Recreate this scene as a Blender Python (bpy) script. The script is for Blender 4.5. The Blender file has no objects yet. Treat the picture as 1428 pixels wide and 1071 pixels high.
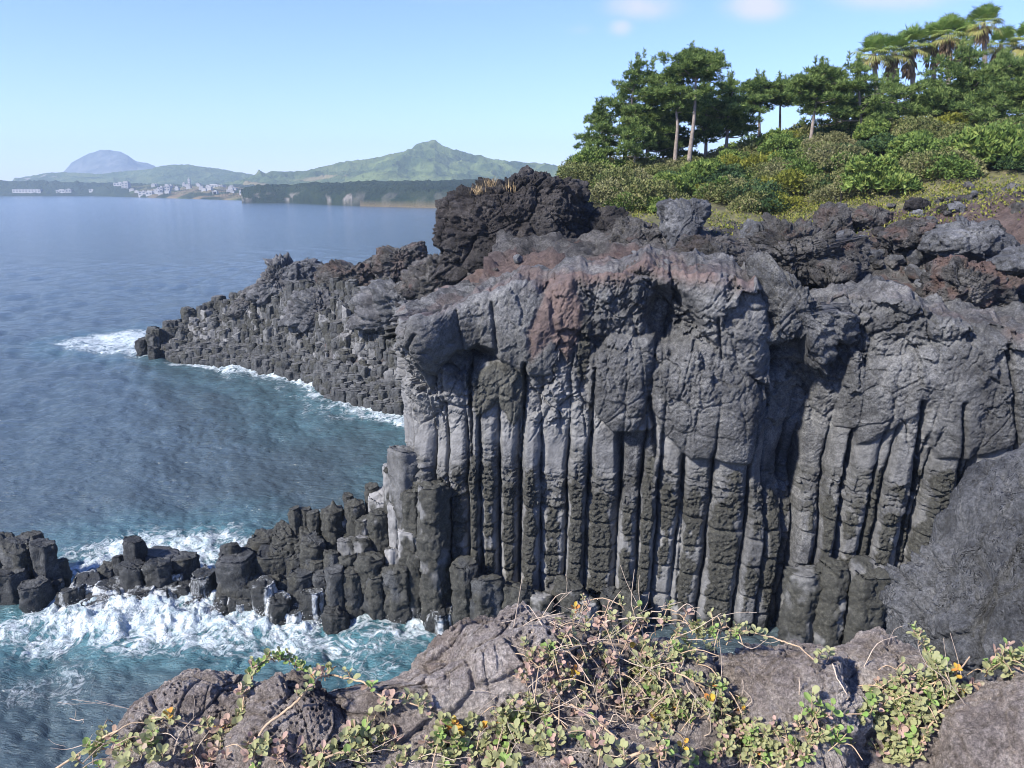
import bpy, math, random
import numpy as np
from mathutils import Vector
from mathutils.bvhtree import BVHTree
R = math.radians
H = 16.0                                   # eye height above the sea, metres
F, CX, CY = 1080.0, 714.0, 535.5
PITCH = R(14.2)
CT, ST = math.cos(PITCH), math.sin(PITCH)
scene = bpy.context.scene
col = scene.collection
SUN_EL, SUN_AZ = R(40), R(-128)            # azimuth measured from +Y (view direction) towards +X

def ray(px, py):
    cx = (px - CX) / F; cy = (CY - py) / F
    return np.array([cx, CT + ST * cy, -ST + CT * cy])
def at(px, py, Y):
    d = ray(px, py); return d * (Y / d[1]) + np.array([0, 0, H])
def sea_at(px, py, z=0.0):
    d = ray(px, py); return d * ((z - H) / d[2]) + np.array([0, 0, H])

# ------------------------------------------------------------------ noise
_rng = np.random.RandomState(7)
_G = _rng.normal(size=(1024, 3)).astype(np.float32); _G /= np.linalg.norm(_G, axis=1, keepdims=True); _G *= 1.5
def _hash(ix, iy, iz, seed):
    with np.errstate(over='ignore'):
        n = ix.astype(np.uint32) * np.uint32(374761393) + iy.astype(np.uint32) * np.uint32(668265263) + iz.astype(np.uint32) * np.uint32(2246822519) + np.uint32((seed * 3266489917) & 0xffffffff)
        n = (n ^ (n >> np.uint32(13))) * np.uint32(1274126177)
        n = (n ^ (n >> np.uint32(15))) * np.uint32(2654435761)
    return n ^ (n >> np.uint32(16))
def perlin(P, seed=0):
    P = np.asarray(P, dtype=np.float32); shp = P.shape[:-1]; P = P.reshape(-1, 3)
    I = np.floor(P); f = P - I; I = I.astype(np.int32); u = f * f * f * (f * (f * 6 - 15) + 10)
    out = 0
    for dx in (0, 1):
        wx = u[:, 0] if dx else 1 - u[:, 0]
        for dy in (0, 1):
            wy = u[:, 1] if dy else 1 - u[:, 1]
            for dz in (0, 1):
                wz = u[:, 2] if dz else 1 - u[:, 2]
                g = _G[_hash(I[:, 0] + dx, I[:, 1] + dy, I[:, 2] + dz, seed) & np.uint32(1023)]
                d = g[:, 0] * (f[:, 0] - dx) + g[:, 1] * (f[:, 1] - dy) + g[:, 2] * (f[:, 2] - dz)
                out = out + d * wx * wy * wz
    return out.reshape(shp)
def fbm(P, octv=4, seed=0, gain=0.5, lac=2.03):
    P = np.asarray(P, dtype=np.float32); a = 1.0; o = 0
    for i in range(octv):
        o = o + a * perlin(P, seed + i * 17); P = P * lac + 3.7; a *= gain
    return o
def ridged(P, octv=4, seed=0, gain=0.5):
    P = np.asarray(P, dtype=np.float32); a = 1.0; o = 0
    for i in range(octv):
        n = 1 - np.abs(perlin(P, seed + i * 31)) * 1.7; o = o + a * n * np.abs(n); P = P * 2.07 + 5.1; a *= gain
    return o - 1.0
def worley(P, seed=0):
    P = np.asarray(P, dtype=np.float32); shp = P.shape[:-1]; P = P.reshape(-1, 3)
    I = np.floor(P).astype(np.int32); f = P - I
    d1 = np.full(len(P), 9., np.float32); d2 = d1.copy(); cid = np.zeros(len(P), np.float32)
    for dx in (-1, 0, 1):
        for dy in (-1, 0, 1):
            for dz in (-1, 0, 1):
                h = _hash(I[:, 0] + dx, I[:, 1] + dy, I[:, 2] + dz, seed)
                qx = dx + (h & np.uint32(1023)) / 1023.0; qy = dy + ((h >> np.uint32(10)) & np.uint32(1023)) / 1023.0; qz = dz + ((h >> np.uint32(20)) & np.uint32(1023)) / 1023.0
                d = np.sqrt((qx - f[:, 0]) ** 2 + (qy - f[:, 1]) ** 2 + (qz - f[:, 2]) ** 2).astype(np.float32)
                m = d < d1
                d2 = np.where(m, d1, np.minimum(d2, d)); cid = np.where(m, (h & np.uint32(4095)) / 4095.0, cid); d1 = np.where(m, d, d1)
    return d1.reshape(shp), d2.reshape(shp), cid.reshape(shp)
def facets(P, seed=0):
    """flat broken faces: every cell is a plane with its own tilt and offset"""
    P = np.asarray(P, dtype=np.float32); shp = P.shape[:-1]; P = P.reshape(-1, 3)
    I = np.floor(P).astype(np.int32); f = P - I; d1 = np.full(len(P), 9., np.float32); d2 = d1.copy(); out = np.zeros(len(P), np.float32)
    for dx in (-1, 0, 1):
        for dy in (-1, 0, 1):
            for dz in (-1, 0, 1):
                h = _hash(I[:, 0] + dx, I[:, 1] + dy, I[:, 2] + dz, seed)
                vx = dx + (h & np.uint32(1023)) / 1023.0 - f[:, 0]; vy = dy + ((h >> np.uint32(10)) & np.uint32(1023)) / 1023.0 - f[:, 1]; vz = dz + ((h >> np.uint32(20)) & np.uint32(1023)) / 1023.0 - f[:, 2]
                d = np.sqrt(vx * vx + vy * vy + vz * vz).astype(np.float32); m = d < d1; g = _G[(h * np.uint32(2654435761) >> np.uint32(9)) & np.uint32(1023)]
                val = (vx * g[:, 0] + vy * g[:, 1] + vz * g[:, 2]) * 0.55 + ((h >> np.uint32(5)) & np.uint32(255)) / 255.0 * .8 - .4
                d2 = np.where(m, d1, np.minimum(d2, d)); out = np.where(m, val, out); d1 = np.where(m, d, d1)
    return out.reshape(shp), (d2 - d1).reshape(shp)
def sst(a, b, x):
    t = np.clip((x - a) / (b - a), 0, 1); return t * t * (3 - 2 * t)
def lerp(a, b, t): return a + (b - a) * t
def poly_sd(poly, X, Z):
    """signed distance to a closed polygon, positive inside"""
    poly = np.asarray(poly, float); n = len(poly); d = np.full(X.shape, 1e9); ins = np.zeros(X.shape, bool)
    for i in range(n):
        a = poly[i]; b = poly[(i + 1) % n]; e = b - a
        wx = X - a[0]; wz = Z - a[1]
        t = np.clip((wx * e[0] + wz * e[1]) / (e @ e + 1e-9), 0, 1)
        d = np.minimum(d, (wx - e[0] * t) ** 2 + (wz - e[1] * t) ** 2)
        c = ((a[1] <= Z) & (b[1] > Z)) | ((b[1] <= Z) & (a[1] > Z))
        xi = a[0] + (Z - a[1]) / (e[1] if abs(e[1]) > 1e-9 else 1e-9) * e[0]
        ins ^= c & (X < xi)
    return np.where(ins, 1, -1) * np.sqrt(d)
def line_d(pts, X, Z):
    d = np.full(X.shape, 1e9)
    for i in range(len(pts) - 1):
        a = np.asarray(pts[i], float)[:2]; b = np.asarray(pts[i + 1], float)[:2]; e = b - a
        t = np.clip(((X - a[0]) * e[0] + (Z - a[1]) * e[1]) / (e @ e + 1e-9), 0, 1)
        d = np.minimum(d, (X - a[0] - e[0] * t) ** 2 + (Z - a[1] - e[1] * t) ** 2)
    return np.sqrt(d)

# ------------------------------------------------------------------ meshes and objects
def make_mesh(name, V, Fc, mats=(), smooth=True, attrs=None, normals=None, mi=None):
    V = np.ascontiguousarray(V, np.float32).reshape(-1, 3)
    me = bpy.data.meshes.new(name)
    if not isinstance(Fc, (list, tuple)): Fc = [Fc]
    Fc = [np.asarray(f, np.int32) for f in Fc if len(f)]
    nl = sum(f.size for f in Fc); nf = sum(len(f) for f in Fc)
    me.vertices.add(len(V)); me.vertices.foreach_set('co', V.ravel())
    me.loops.add(nl); me.polygons.add(nf)
    me.loops.foreach_set('vertex_index', np.concatenate([f.ravel() for f in Fc]))
    ls = []; k = 0
    for f in Fc:
        ls.append(k + np.arange(len(f)) * f.shape[1]); k += f.size
    me.polygons.foreach_set('loop_start', np.concatenate(ls).astype(np.int32))
    me.update(calc_edges=True)
    me.polygons.foreach_set('use_smooth', np.full(nf, bool(smooth)))
    if mi is not None: me.polygons.foreach_set('material_index', np.asarray(mi, np.int32))
    for m in (mats if isinstance(mats, (list, tuple)) else [mats]): me.materials.append(m)
    for k_, a in (attrs or {}).items():
        at_ = me.attributes.new(k_, 'FLOAT', 'POINT'); at_.data.foreach_set('value', np.ascontiguousarray(a, np.float32).ravel())
    if normals is not None:
        me.normals_split_custom_set_from_vertices(np.ascontiguousarray(normals, np.float32).reshape(-1, 3))
    me.validate()
    return me
def link(name, me, parent=None, loc=None):
    o = bpy.data.objects.new(name, me); col.objects.link(o)
    if parent is not None: o.parent = parent
    if loc is not None: o.location = loc
    return o
def empty(name, loc):
    o = bpy.data.objects.new(name, None); col.objects.link(o); o.location = loc; o.empty_display_size = 0.3
    return o
def tag(o, label=None, cat=None, group=None, kind=None):
    if label: o['label'] = label
    if cat: o['category'] = cat
    if group: o['group'] = group
    if kind: o['kind'] = kind
    return o
def grid_faces(nr, nc, wrap=False):
    i = np.arange(nr * nc).reshape(nr, nc)
    if wrap: i = np.concatenate([i, i[:, :1]], 1)
    return np.stack([i[:-1, :-1], i[:-1, 1:], i[1:, 1:], i[1:, :-1]], -1).reshape(-1, 4)
def grid_normals(P):
    du = np.gradient(P, axis=1); dv = np.gradient(P, axis=0); n = np.cross(du, dv)
    return n / (np.linalg.norm(n, axis=-1, keepdims=True) + 1e-12)
class MB:
    """collects raw vertex / face arrays into one mesh"""
    def __init__(s): s.V = []; s.Q = []; s.T = []; s.n = 0; s.A = {}
    def add(s, V, F, **attrs):
        V = np.asarray(V, np.float32).reshape(-1, 3); F = np.asarray(F, np.int64)
        (s.Q if F.shape[1] == 4 else s.T).append(F + s.n); s.V.append(V); s.n += len(V)
        for k in set(list(s.A) + list(attrs)):
            if k not in s.A: s.A[k] = [np.zeros(s.n - len(V), np.float32)]
            a = attrs.get(k, 0.0); s.A[k].append(np.full(len(V), a, np.float32) if np.isscalar(a) else np.asarray(a, np.float32).ravel())
    def mesh(s, name, mats, smooth=True, loc=None):
        V = np.concatenate(s.V) if s.V else np.zeros((0, 3))
        if loc is not None: V = V - np.asarray(loc, np.float32)
        fs = []
        if s.Q: fs.append(np.concatenate(s.Q))
        if s.T: fs.append(np.concatenate(s.T))
        return make_mesh(name, V, fs, mats, smooth, {k: np.concatenate(a) for k, a in s.A.items()})
def tube(path, rad, n=6, cap=True):
    P = np.asarray(path, float); rad = np.broadcast_to(np.asarray(rad, float), (len(P),))
    T = np.gradient(P, axis=0); T /= np.linalg.norm(T, axis=1, keepdims=True) + 1e-9
    ref = np.array([0.31, 0.2, 0.93]); A = np.cross(T, ref); A /= np.linalg.norm(A, axis=1, keepdims=True) + 1e-9; B = np.cross(T, A)
    th = np.arange(n) / n * 2 * math.pi
    V = P[:, None] + rad[:, None, None] * (A[:, None] * np.cos(th)[None, :, None] + B[:, None] * np.sin(th)[None, :, None])
    return V.reshape(-1, 3), grid_faces(len(P), n, True)
def smooth_path(pts, n):
    pts = np.asarray(pts, float); m = len(pts)
    E = np.concatenate([2 * pts[:1] - pts[1:2], pts, 2 * pts[-1:] - pts[-2:-1]])
    t = np.linspace(0, m - 1 - 1e-6, n); i = t.astype(int); f = (t - i)[:, None]
    a, b, c, d = E[i], E[i + 1], E[i + 2], E[i + 3]
    return 0.5 * (2 * b + (c - a) * f + (2 * a - 5 * b + 4 * c - d) * f ** 2 + (3 * b - a - 3 * c + d) * f ** 3)

# ------------------------------------------------------------------ materials
class NT:
    def __init__(s, name):
        s.m = bpy.data.materials.new(name); s.m.use_nodes = True; s.t = s.m.node_tree; s.t.nodes.clear()
    def n(s, typ, ins=None, **props):
        nd = s.t.nodes.new(typ)
        for k, v in props.items(): setattr(nd, k, v)
        for k, v in (ins or {}).items(): s.set(nd.inputs[k], v)
        return nd
    def set(s, sock, v):
        if isinstance(v, bpy.types.NodeSocket): s.t.links.new(v, sock)
        elif isinstance(v, bpy.types.Node): s.t.links.new(v.outputs[0], sock)
        else:
            if sock.type == 'RGBA' and len(v) == 3: v = (*v, 1)
            sock.default_value = v
    def math(s, op, a, b=0.0, c=None, clamp=False):
        nd = s.n('ShaderNodeMath', operation=op, use_clamp=clamp); s.set(nd.inputs[0], a); s.set(nd.inputs[1], b)
        if c is not None: s.set(nd.inputs[2], c)
        return nd.outputs[0]
    def mix(s, f, a, b):
        nd = s.n('ShaderNodeMix', data_type='RGBA'); s.set(nd.inputs[0], f); s.set(nd.inputs[6], a); s.set(nd.inputs[7], b); return nd.outputs[2]
    def ramp(s, f, stops):
        nd = s.n('ShaderNodeValToRGB'); e = nd.color_ramp.elements
        while len(e) < len(stops): e.new(0.5)
        for k, (p, c) in enumerate(stops):
            e[k].position = p; e[k].color = (*c, 1) if len(c) == 3 else (c[0], c[0], c[0], 1)
        s.set(nd.inputs[0], f); return nd.outputs[0]
    def noise(s, co, scale, detail=6, rough=0.6, dist=0.0):
        nd = s.n('ShaderNodeTexNoise', {'Scale': scale, 'Detail': detail, 'Roughness': rough, 'Distortion': dist}); s.set(nd.inputs['Vector'], co); return nd.outputs[0]
    def attr(s, name):
        return s.n('ShaderNodeAttribute', attribute_name=name).outputs['Fac']
    def mrange(s, v, a, b, c=0.0, d=1.0, smooth=True):
        nd = s.n('ShaderNodeMapRange', interpolation_type='SMOOTHSTEP' if smooth else 'LINEAR', clamp=True) if smooth else s.n('ShaderNodeMapRange', clamp=True)
        for i, x in enumerate((v, a, b, c, d)): s.set(nd.inputs[i], x)
        return nd.outputs[0]
    def out(s, sh):
        o = s.n('ShaderNodeOutputMaterial'); s.t.links.new(sh if isinstance(sh, bpy.types.NodeSocket) else sh.outputs[0], o.inputs['Surface']); return s.m

def rock_material(name, dark, mid, light, pale=(0.24, 0.25, 0.28), rust=(0.135, 0.092, 0.08), crust=(0.05, 0.05, 0.042),
                  scale=1.0, bump=0.6, pits=0.0, pit_scale=14.0, rough=0.85, stain=None):
    k = NT(name)
    co = k.n('ShaderNodeNewGeometry').outputs['Position']
    n1 = k.noise(co, 0.55 * scale, 8, 0.62, 0.3); n2 = k.noise(co, 3.2 * scale, 8, 0.68); n3 = k.noise(co, 16 * scale, 5, 0.7)
    base = k.ramp(k.math('ADD', k.math('MULTIPLY', n1, 0.55), k.math('MULTIPLY', n2, 0.45)), [(0.40, dark), (0.5, mid), (0.61, light)])
    n4 = k.noise(co, 55 * scale, 3, 0.7)
    speck = k.math('MULTIPLY', k.mrange(n3, 0.33, 0.68, 0.58, 1.42), k.mrange(n4, 0.3, 0.7, 0.72, 1.28))
    hsv = k.n('ShaderNodeHueSaturation', {'Color': base, 'Value': speck}); base = hsv.outputs[0]
    pc = k.ramp(k.math('ADD', k.math('MULTIPLY', n2, .6), k.math('MULTIPLY', k.noise(k.n('ShaderNodeMapping', {'Vector': co, 'Scale': (1, 1, .18)}).outputs[0], 4.5, 5, .65), .4)), [(0.34, tuple(c * 0.5 for c in pale)), (0.52, pale), (0.7, tuple(c * 1.25 for c in pale))])
    base = k.mix(k.attr('pale'), base, pc)
    cc = k.ramp(k.noise(co, 9, 6, 0.75), [(0.35, tuple(c * 0.5 for c in crust)), (0.52, crust), (0.72, tuple(c * 2.6 for c in crust))])
    base = k.mix(k.attr('crust'), base, cc)
    rc = k.ramp(n2, [(0.3, tuple(c * 0.55 for c in rust)), (0.5, rust), (0.7, tuple(min(1, c * 1.5) for c in rust))])
    base = k.mix(k.attr('rust'), base, rc)
    if stain:
        base = k.mix(k.mrange(k.noise(co, 1.3 * scale, 5, 0.6), 0.56, 0.72, 0, 0.75), base, stain)
    wet = k.attr('wet')
    base = k.mix(wet, base, (0.016, 0.018, 0.019))
    fall = k.attr('fall')
    mp = k.n('ShaderNodeMapping', {'Vector': co, 'Scale': (1, 1, 0.11)})
    st = k.math('ADD', k.math('MULTIPLY', k.noise(mp.outputs[0], 17, 5, 0.75), .65), k.math('MULTIPLY', k.noise(co, 5, 6, .7), .35))
    ff = k.mrange(k.math('ADD', k.math('MULTIPLY', fall, 0.58), st), 0.80, 1.10, 0, .9)
    ff = k.math('MULTIPLY', ff, k.mrange(fall, 0.02, 0.12))
    base = k.mix(ff, base, (0.62, 0.66, 0.68))
    b1 = k.noise(co, 7 * scale, 9, 0.72); b2 = k.noise(co, 34 * scale, 4, 0.7)
    h = k.math('ADD', k.math('MULTIPLY', b1, 1.0), k.math('MULTIPLY', b2, 0.30))
    if pits > 0:
        wv = k.n('ShaderNodeVectorMath', {0: co, 1: k.n('ShaderNodeTexNoise', {'Scale': pit_scale * 0.5, 'Detail': 3.0, 'Vector': co}).outputs[1]}, operation='ADD')
        v = k.n('ShaderNodeTexVoronoi', {'Scale': pit_scale, 'Vector': wv.outputs[0]}, feature='F1')
        pm = k.mrange(k.noise(co, 0.9 * scale, 4, 0.6), 0.42, 0.6)
        pit = k.math('MULTIPLY', k.mrange(v.outputs[0], 0.1, 0.42, 1, 0), pm)
        h = k.math('SUBTRACT', h, k.math('MULTIPLY', pit, pits))
    damp = k.math('SUBTRACT', 1.0, k.math('MULTIPLY', k.attr('pale'), 0.75))
    bp = k.n('ShaderNodeBump', {'Strength': k.math('MULTIPLY', damp, bump), 'Distance': 0.26 / scale, 'Height': h})
    rg = k.math('SUBTRACT', rough, k.math('MULTIPLY', wet, 0.5))
    p = k.n('ShaderNodeBsdfPrincipled', {'Base Color': base, 'Roughness': rg, 'Normal': bp.outputs[0], 'Specular IOR Level': 0.35})
    return k.out(p)

def leaf_material(name, cols, trans=0.25, rough=0.55, under=None):
    k = NT(name)
    c = k.ramp(k.attr('tint'), [(i / max(1, len(cols) - 1), q) for i, q in enumerate(cols)])
    if under: c = k.mix(k.math('MULTIPLY', k.n('ShaderNodeNewGeometry').outputs['Backfacing'], 0.8), c, under)
    p = k.n('ShaderNodeBsdfPrincipled', {'Base Color': c, 'Roughness': rough, 'Specular IOR Level': 0.12})
    t = k.n('ShaderNodeBsdfTranslucent', {'Color': c})
    return k.out(k.n('ShaderNodeMixShader', {0: trans, 1: p.outputs[0], 2: t.outputs[0]}))
def plain_material(name, c, rough=0.8, var=0.25, scale=6.0):
    k = NT(name); co = k.n('ShaderNodeNewGeometry').outputs['Position']
    n = k.noise(co, scale, 6, 0.65)
    cc = k.ramp(n, [(0.3, tuple(x * (1 - var) for x in c)), (0.7, tuple(min(1, x * (1 + var)) for x in c))])
    bp = k.n('ShaderNodeBump', {'Strength': 0.4, 'Distance': 0.02, 'Height': n})
    return k.out(k.n('ShaderNodeBsdfPrincipled', {'Base Color': cc, 'Roughness': rough, 'Normal': bp.outputs[0]}))

M = {}
M['cliff'] = rock_material('cliff_basalt', (0.042, 0.043, 0.045), (0.095, 0.097, 0.100), (0.18, 0.182, 0.182), pale=(0.172, 0.173, 0.174), scale=1.0, bump=0.75, pits=0.5, pit_scale=7)
M['lava'] = rock_material('lava_rubble', (0.030, 0.029, 0.029), (0.078, 0.075, 0.073), (0.16, 0.155, 0.15), scale=1.1, bump=1.0, pits=0.8, pit_scale=5, stain=(0.10, 0.06, 0.05))
M['mound'] = rock_material('mound_lava', (0.015, 0.014, 0.0145), (0.036, 0.033, 0.033), (0.085, 0.079, 0.076), scale=0.9, bump=1.0, pits=0.8, pit_scale=3.2)
M['column'] = rock_material('reef_basalt', (0.022, 0.024, 0.026), (0.043, 0.046, 0.048), (0.09, 0.094, 0.096), pale=(0.22, 0.22, 0.22), scale=1.4, bump=0.6, pits=0.5, pit_scale=9)
M['brown'] = rock_material('brown_lava', (0.17, 0.142, 0.127), (0.35, 0.302, 0.273), (0.50, 0.45, 0.415), scale=4.5, bump=1.0, pits=1.2, pit_scale=42, stain=(0.24, 0.19, 0.17))
M['wall'] = rock_material('wall_lava', (0.055, 0.058, 0.064), (0.118, 0.123, 0.131), (0.20, 0.205, 0.213), scale=0.8, bump=1.0, pits=0.6, pit_scale=6, stain=(0.06, 0.06, 0.056))
M['grey'] = rock_material('blue_grey_lava', (0.046, 0.048, 0.053), (0.095, 0.099, 0.107), (0.185, 0.19, 0.20), scale=1.6, bump=0.8, pits=0.5, pit_scale=12)
# ------------------------------------------------------------------ the columnar cliff
plan = smooth_path([(-0.6, 46), (-2.2, 38), (-3.9, 31), (-4.2, 28.6), (-3.1, 27.0), (0, 26.6), (3, 26.4), (6, 25.9), (8.3, 25.4), (10.2, 25.6), (12.2, 25.3), (14.6, 24.7), (17.5, 24.0), (20.5, 22.5), (22.5, 19), (23.5, 15)], 1500)
seg = np.linalg.norm(np.diff(plan, axis=0), axis=1); sl = np.concatenate([[0], np.cumsum(seg)])
i0 = np.argmin(np.abs(plan[:, 0]) + (plan[:, 1] > 30) * 99)
U_ = sl - sl[i0]
front = (U_ > -3.0)
PFX, PFY, PFU = plan[front, 0].copy(), plan[front, 1].copy(), U_[front].copy()
def X2u(X): return np.interp(X, PFX, PFU)
def Yp(X): return np.interp(X, PFX, PFY)
def S(px, py):
    Y = 26.5
    for _ in range(4):
        p = at(px, py, Y); Y = float(Yp(p[0]))
    return (float(X2u(p[0])), float(p[2]))
def SP(l): return [S(*q) for q in l]

du = 0.036
u = np.concatenate([np.arange(-14, -4.4, 0.12), np.arange(-4.4, 17.6, du), np.arange(17.6, 25, 0.1)])
cX = np.interp(u, U_, plan[:, 0]); cY = np.interp(u, U_, plan[:, 1])
tx = np.gradient(cX, u); ty = np.gradient(cY, u); ln = np.hypot(tx, ty); nX, nY = ty / ln, -tx / ln
rim = SP([(528, 438), (560, 433), (620, 430), (660, 412), (720, 390), (760, 394), (800, 380), (850, 384), (880, 372), (905, 366), (930, 380), (960, 374), (1000, 380), (1040, 386), (1070, 390), (1100, 395), (1140, 410), (1165, 432), (1185, 424), (1220, 424), (1260, 414), (1300, 434), (1360, 452), (1428, 462)])
zt = np.interp(u, [r[0] for r in rim], [r[1] for r in rim])
zt = zt + 0.16 * fbm(np.stack([u * 1.1, u * 0, u * 0], -1), 4, 3) + 0.10 * ridged(np.stack([u * 2.1, u * 0, u * 0 + 4], -1), 2, 5)
NF, NB = 372, 64
tF = np.linspace(0, 1, NF)
Zf = -0.7 + tF[:, None] * (zt[None, :] + 0.7)
Ug = np.broadcast_to(u, Zf.shape)
P3 = np.stack([np.broadcast_to(cX, Zf.shape), np.broadcast_to(cY, Zf.shape), Zf], -1)
w1 = fbm(P3 * 0.55, 3, 11); w2 = fbm(P3 * 0.55 + 31, 3, 12)

# column boundaries, read at mid height
bpx = [587, 625, 653, 669, 696, 724, 753, 791, 818, 864, 892, 916, 948, 988, 1045, 1076, 1104, 1118, 1149, 1174, 1213, 1228, 1271, 1284, 1338, 1386, 1430]
bu = [S(x, 700)[0] for x in bpx]
bu = [bu[0] - 1.05 * k for k in range(9, 0, -1)] + bu + [bu[-1] + 1.2 * k for k in range(1, 7)]
bu = np.array(bu); nb = len(bu) - 1
xi = (Ug + 0.05 * w1 + 0.045 * fbm(P3 * np.array([1.6, 1.6, 1.2]), 3, 14)) / (1 + 0.006 * (Zf - 4.5))
kc = np.clip(np.searchsorted(bu, xi) - 1, 0, nb - 1)
wk = np.diff(bu)[kc]; q = (xi - (bu[kc] + bu[kc + 1]) / 2) / (wk / 2)
rr = np.random.RandomState(5)
cA = rr.uniform(-.62, -.25, nb); cB = rr.uniform(.2, .6, nb); coff = rr.uniform(-.22, .22, nb); cph = rr.uniform(0, 1, nb); cper = rr.uniform(.8, 1.35, nb); cdep = rr.uniform(.45, .65, nb)
gap = np.array([k for k in range(nb) if 1104 <= (bpx[k - 9] if 0 <= k - 9 < len(bpx) else 0) < 1118 or (0 <= k - 9 < len(bpx) and bpx[k - 9] in (1213, 1271))])
coff[gap] -= 0.55
prof = -np.maximum(cA[kc] - q, 0) * wk * cdep[kc] - np.maximum(q - cB[kc], 0) * wk * cdep[kc]
edge = 1 - np.abs(q)
groove = -0.62 * np.clip(0.75 + 0.8 * fbm(P3 * np.array([.9, .9, .7]), 3, 15), .12, 1.2) * np.exp(-(np.maximum(edge, 0) * wk / 0.07) ** 1.2)
lowm = 1 - sst(6.2, 8.2, Zf + 0.5 * w1)             # 1 in the column zone
midm = 1 - sst(9.0, 12.5, Zf + 0.9 * w2)
D = (prof + coff[kc] * 0.9 + groove) * (0.30 + 0.70 * lowm) * np.maximum(midm, 0.25)
# stacked plates near the column heads
zr = Zf + 0.10 * w1 + 0.05 * fbm(P3 * 3, 2, 5) + cph[kc]
f1 = (zr / 0.33) % 1.0
pl = (1 - np.abs(2 * f1 - 1) ** 3)
czo = rr.uniform(-.55, .45, nb)[kc]
ringzone = sst(4.3, 5.0, Zf + 0.35 * w2 + czo) * (1 - sst(5.9, 6.8, Zf + 0.45 * w1 + czo))
ringamp = 0.5 + 0.8 * (fbm(P3 * np.array([1, 1, 3.2]), 2, 21) + 0.3).clip(0, 1.2)
zp = Zf / 0.21 + cph[kc] * 9 + 0.9 * w1 + 0.5 * fbm(P3 * 2.6, 3, 22) + 0.25 * fbm(P3 * 7, 2, 23); pi_ = np.floor(zp); fp = zp - pi_
hp = (_hash(pi_.astype(np.int32).ravel(), kc.ravel(), (q * 1.4 + 5 + .5 * w2).astype(np.int32).ravel(), 77) & np.uint32(255)).reshape(Zf.shape) / 255.0
D += ringzone * (((hp - .5) * 0.26 + 0.05 * (pl - .5)) * ringamp - 0.07 * np.exp(-(np.minimum(fp, 1 - fp) / .16) ** 2) + 0.05 * fbm(P3 * np.array([5, 5, 9]), 3, 24))
f2 = ((Zf + 0.12 * w2) / cper[kc] + cph[kc]) % 1.0
joint = np.exp(-(np.minimum(f2, 1 - f2) * cper[kc] / 0.06) ** 2)
D -= 0.17 * joint * (1 - sst(4.6, 5.2, Zf)) * lowm
# rough crust standing proud of pale smooth rock
cn = fbm(P3 * np.array([0.9, 0.9, 0.75]), 4, 41) + 0.35 * fbm(P3 * 4.1, 3, 42)
cfield = 0.55 + cn * 0.75 - np.maximum(np.abs(q + 0.08) - 0.32, 0) * 1.9 + 0.25 * np.sin(kc * 2.4)
cfield -= 1.4 * (1 - sst(0.6, 2.0, Zf)) * (np.sin(kc * 5.1) * 0.5 + 0.5)
cfield += 0.0 * ringzone - 0.55 * sst(5.0, 5.5, Zf + 0.5 * w2 + czo) - 1.3 * sst(5.9, 6.9, Zf + 0.4 * w2 + czo)
cfield += 1.2 * sst(8.0, 9.4, Zf + w1) * (Ug < 3.4) * (Ug > -4.6)
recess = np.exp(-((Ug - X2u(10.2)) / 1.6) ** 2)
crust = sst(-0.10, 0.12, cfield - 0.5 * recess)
W1, W2, Wi = worley(P3 * 7.5 + 0.5 * np.stack([w1, w2, w1], -1), 3)
low_rough = crust * (1 - sst(6.4, 7.0, Zf))
D += crust * 0.07 + low_rough * (0.10 * (0.5 - W1) + 0.06 * ridged(P3 * 4.5, 3, 51))
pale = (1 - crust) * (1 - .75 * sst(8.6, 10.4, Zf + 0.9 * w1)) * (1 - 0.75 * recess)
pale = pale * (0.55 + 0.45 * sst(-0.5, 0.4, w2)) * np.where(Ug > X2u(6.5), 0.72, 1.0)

# the massive lava above: lumps, facets, overhangs
up = sst(7.4, 9.8, Zf + 0.9 * w2)
F1, F2, Fi = worley(P3 * np.array([0.75, 0.75, 0.5]) + 0.16 * np.stack([w1, w2, w1], -1), 9)
G1, G2, Gi = worley(P3 * np.array([1.9, 1.9, 1.4]) + 0.18 * np.stack([w2, w1, w2], -1), 19)
fac = (Fi - 0.5) * 0.55 * sst(0, 0.10, F2 - F1) + (0.45 - F1) * 0.7 + (Gi - 0.5) * 0.20 * sst(0, 0.08, G2 - G1) + (0.4 - G1) * 0.22
wj = 0.10 * np.stack([fbm(P3 * 2.5, 3, 64), fbm(P3 * 2.5 + 9, 3, 66), fbm(P3 * 2.5 + 17, 3, 67)], -1)
A1, E1 = facets(P3 * np.array([0.7, 0.7, 0.55]) + wj, 101); A2, E2 = facets(P3 * 1.7 + wj * 1.5, 102); A3, E3 = facets(P3 * 4.2 + wj * 2, 103)
D += up * (0.25 * fac + 0.50 * A1 + 0.19 * A2 + 0.06 * A3 + 0.16 * fbm(P3 * 0.5, 3, 61) + 0.05 * ridged(P3 * 3.0, 4, 62) + 0.04 * fbm(P3 * 9, 3, 63) + 0.12)
D -= up * (0.10 * np.exp(-(E1 / .03) ** 2) + 0.04 * np.exp(-(E2 / .05) ** 2))
D -= sst(6.8, 8.2, Zf) * (0.16 * np.exp(-((F2 - F1) / 0.030) ** 2) + 0.06 * np.exp(-((G2 - G1) / 0.035) ** 2))
D += sst(6.8, 7.8, Zf) * 0.05 * ridged(P3 * 2.6, 3, 65)
rust = np.zeros_like(Zf); dark = np.zeros_like(Zf)
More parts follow.
